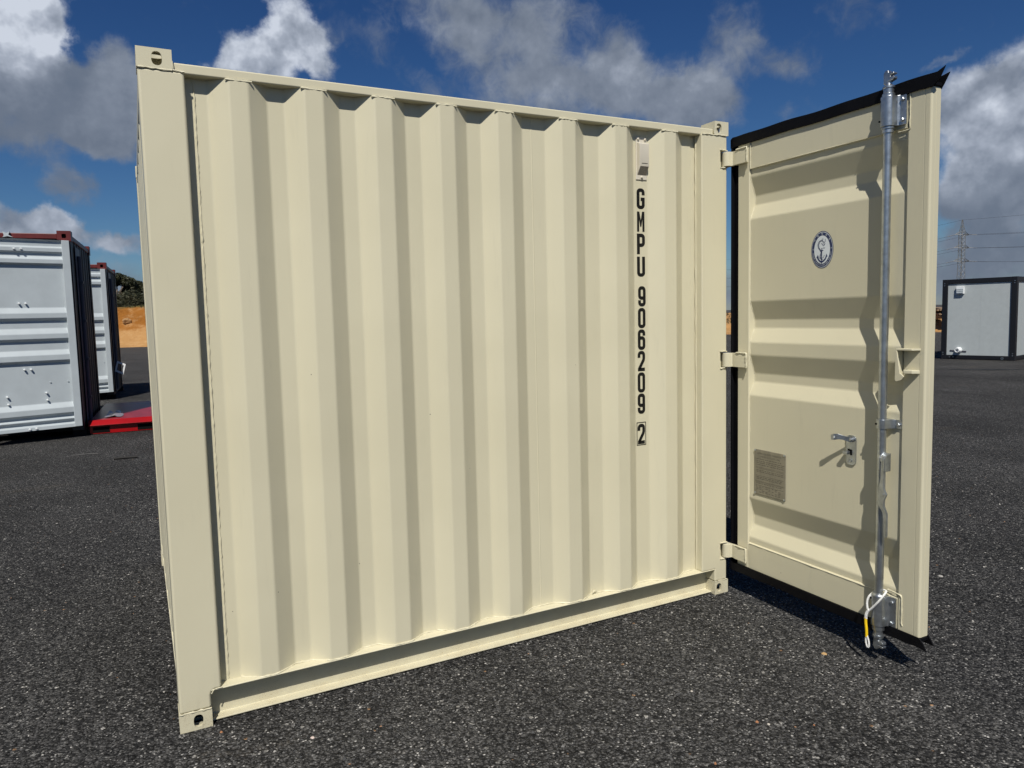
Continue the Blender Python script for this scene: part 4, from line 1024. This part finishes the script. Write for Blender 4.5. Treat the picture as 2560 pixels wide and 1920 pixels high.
# ------------------------------------------------------------------ small litter on the asphalt
def chip(name, loc, r, mat, label, cat, seed, flat=.35, group=None):
    random.seed(seed); n = 7; mb = MB()
    lo = [(r*random.uniform(.65, 1.15)*math.cos(i*2*math.pi/n), r*random.uniform(.5, .95)*math.sin(i*2*math.pi/n), 0) for i in range(n)]
    hi = [(x*.72, y*.72, r*flat*random.uniform(.7, 1.2)) for x, y, _ in lo]
    mb.add(lo+hi, [list(range(n))[::-1], list(range(n, 2*n))]+[(i, (i+1) % n, n+(i+1) % n, n+i) for i in range(n)])
    o = mb.build(name, mat); o.location = (loc[0], loc[1], .001); o.rotation_euler = (0, 0, random.uniform(0, 6)); tag(o, label, cat, group)
M['paper'] = plain('pale_pink_scrap', (.55, .45, .40), .8); M['leaf_dry'] = plain('dry_leaf', (.42, .27, .12), .8); M['pale_stone'] = plain('pale_stone', (.50, .46, .40), .85)
M['rust_stone'] = plain('rust_stone', (.33, .15, .07), .85); M['stick'] = plain('dark_stick', (.012, .011, .010), .8)
chip('paper_scrap', (.391, -.244), .010, 'paper', 'pale pink scrap on asphalt in front of container, near its left end', 'scrap', 31, .3)
chip('dry_leaf', (2.336, -.672), .013, 'leaf_dry', 'tan dry leaf on asphalt in front of the open door', 'leaf', 32, .25)
chip('stone', (3.548, -.396), .014, 'chip2', 'pale flat stone on asphalt right of the open door', 'stone', 33, .3)
chip('stone', (.123, -.057), .007, 'rust_stone', 'small rust-coloured stone beside the bottom left corner casting', 'stone', 34)
for i, (x, y, mt, lb) in enumerate([(1.735, -.89, 'rust_stone', 'left one of two coloured stones lying close together in front of container'), (1.758, -.919, 'pale_stone', 'right one of two coloured stones lying close together in front of container'),
        (1.884, -.995, 'rust_stone', 'rust-coloured stone right of the close pair of stones in foreground'), (1.681, -.633, 'pale_stone', 'small white stone in foreground below the container number'), (1.453, -.99, 'rust_stone', 'rust-coloured stone at bottom edge of the picture')]):
    chip('stone', (x, y), random.uniform(.005, .007), mt, lb, 'stone', 40+i, .5)
st = MB().tube([(-.34, 5.78, .012), (-.25, 5.765, .016), (-.12, 5.75, .012)], .014, 6).build('stick', 'stick'); tag(st, 'short dark stick lying on asphalt near the red ramp', 'stick')
tw = MB().tube([(-.80, 6.24, .006), (-.72, 6.30, .007), (-.60, 6.31, .007), (-.50, 6.27, .006)], .0035, 5).build('twig', 'chip1'); tag(tw, 'thin pale curved twig on asphalt before the studded white door', 'twig')
M['ripple_shade'] = plain('ripple_shade_patch', (.010, .0095, .009), .6)  # shade of ripples in the ground, painted as flat dark patches
def shade_patch(c, a, l, w, seed):
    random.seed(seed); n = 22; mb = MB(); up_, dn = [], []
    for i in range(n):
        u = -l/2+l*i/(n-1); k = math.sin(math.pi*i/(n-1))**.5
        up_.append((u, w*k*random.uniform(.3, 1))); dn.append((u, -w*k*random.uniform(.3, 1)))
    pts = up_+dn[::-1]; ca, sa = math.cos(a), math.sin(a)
    o = mb.add([(c[0]+x*ca-y*sa, c[1]+x*sa+y*ca, .004) for x, y in pts], [list(range(len(pts)))]).build('ripple_shade_patch', 'ripple_shade'); o['kind'] = 'structure'
shade_patch((15.6, 6.30), -1.05, 1.0, .16, 51); shade_patch((16.0, 5.95), -1.05, .8, .14, 52)
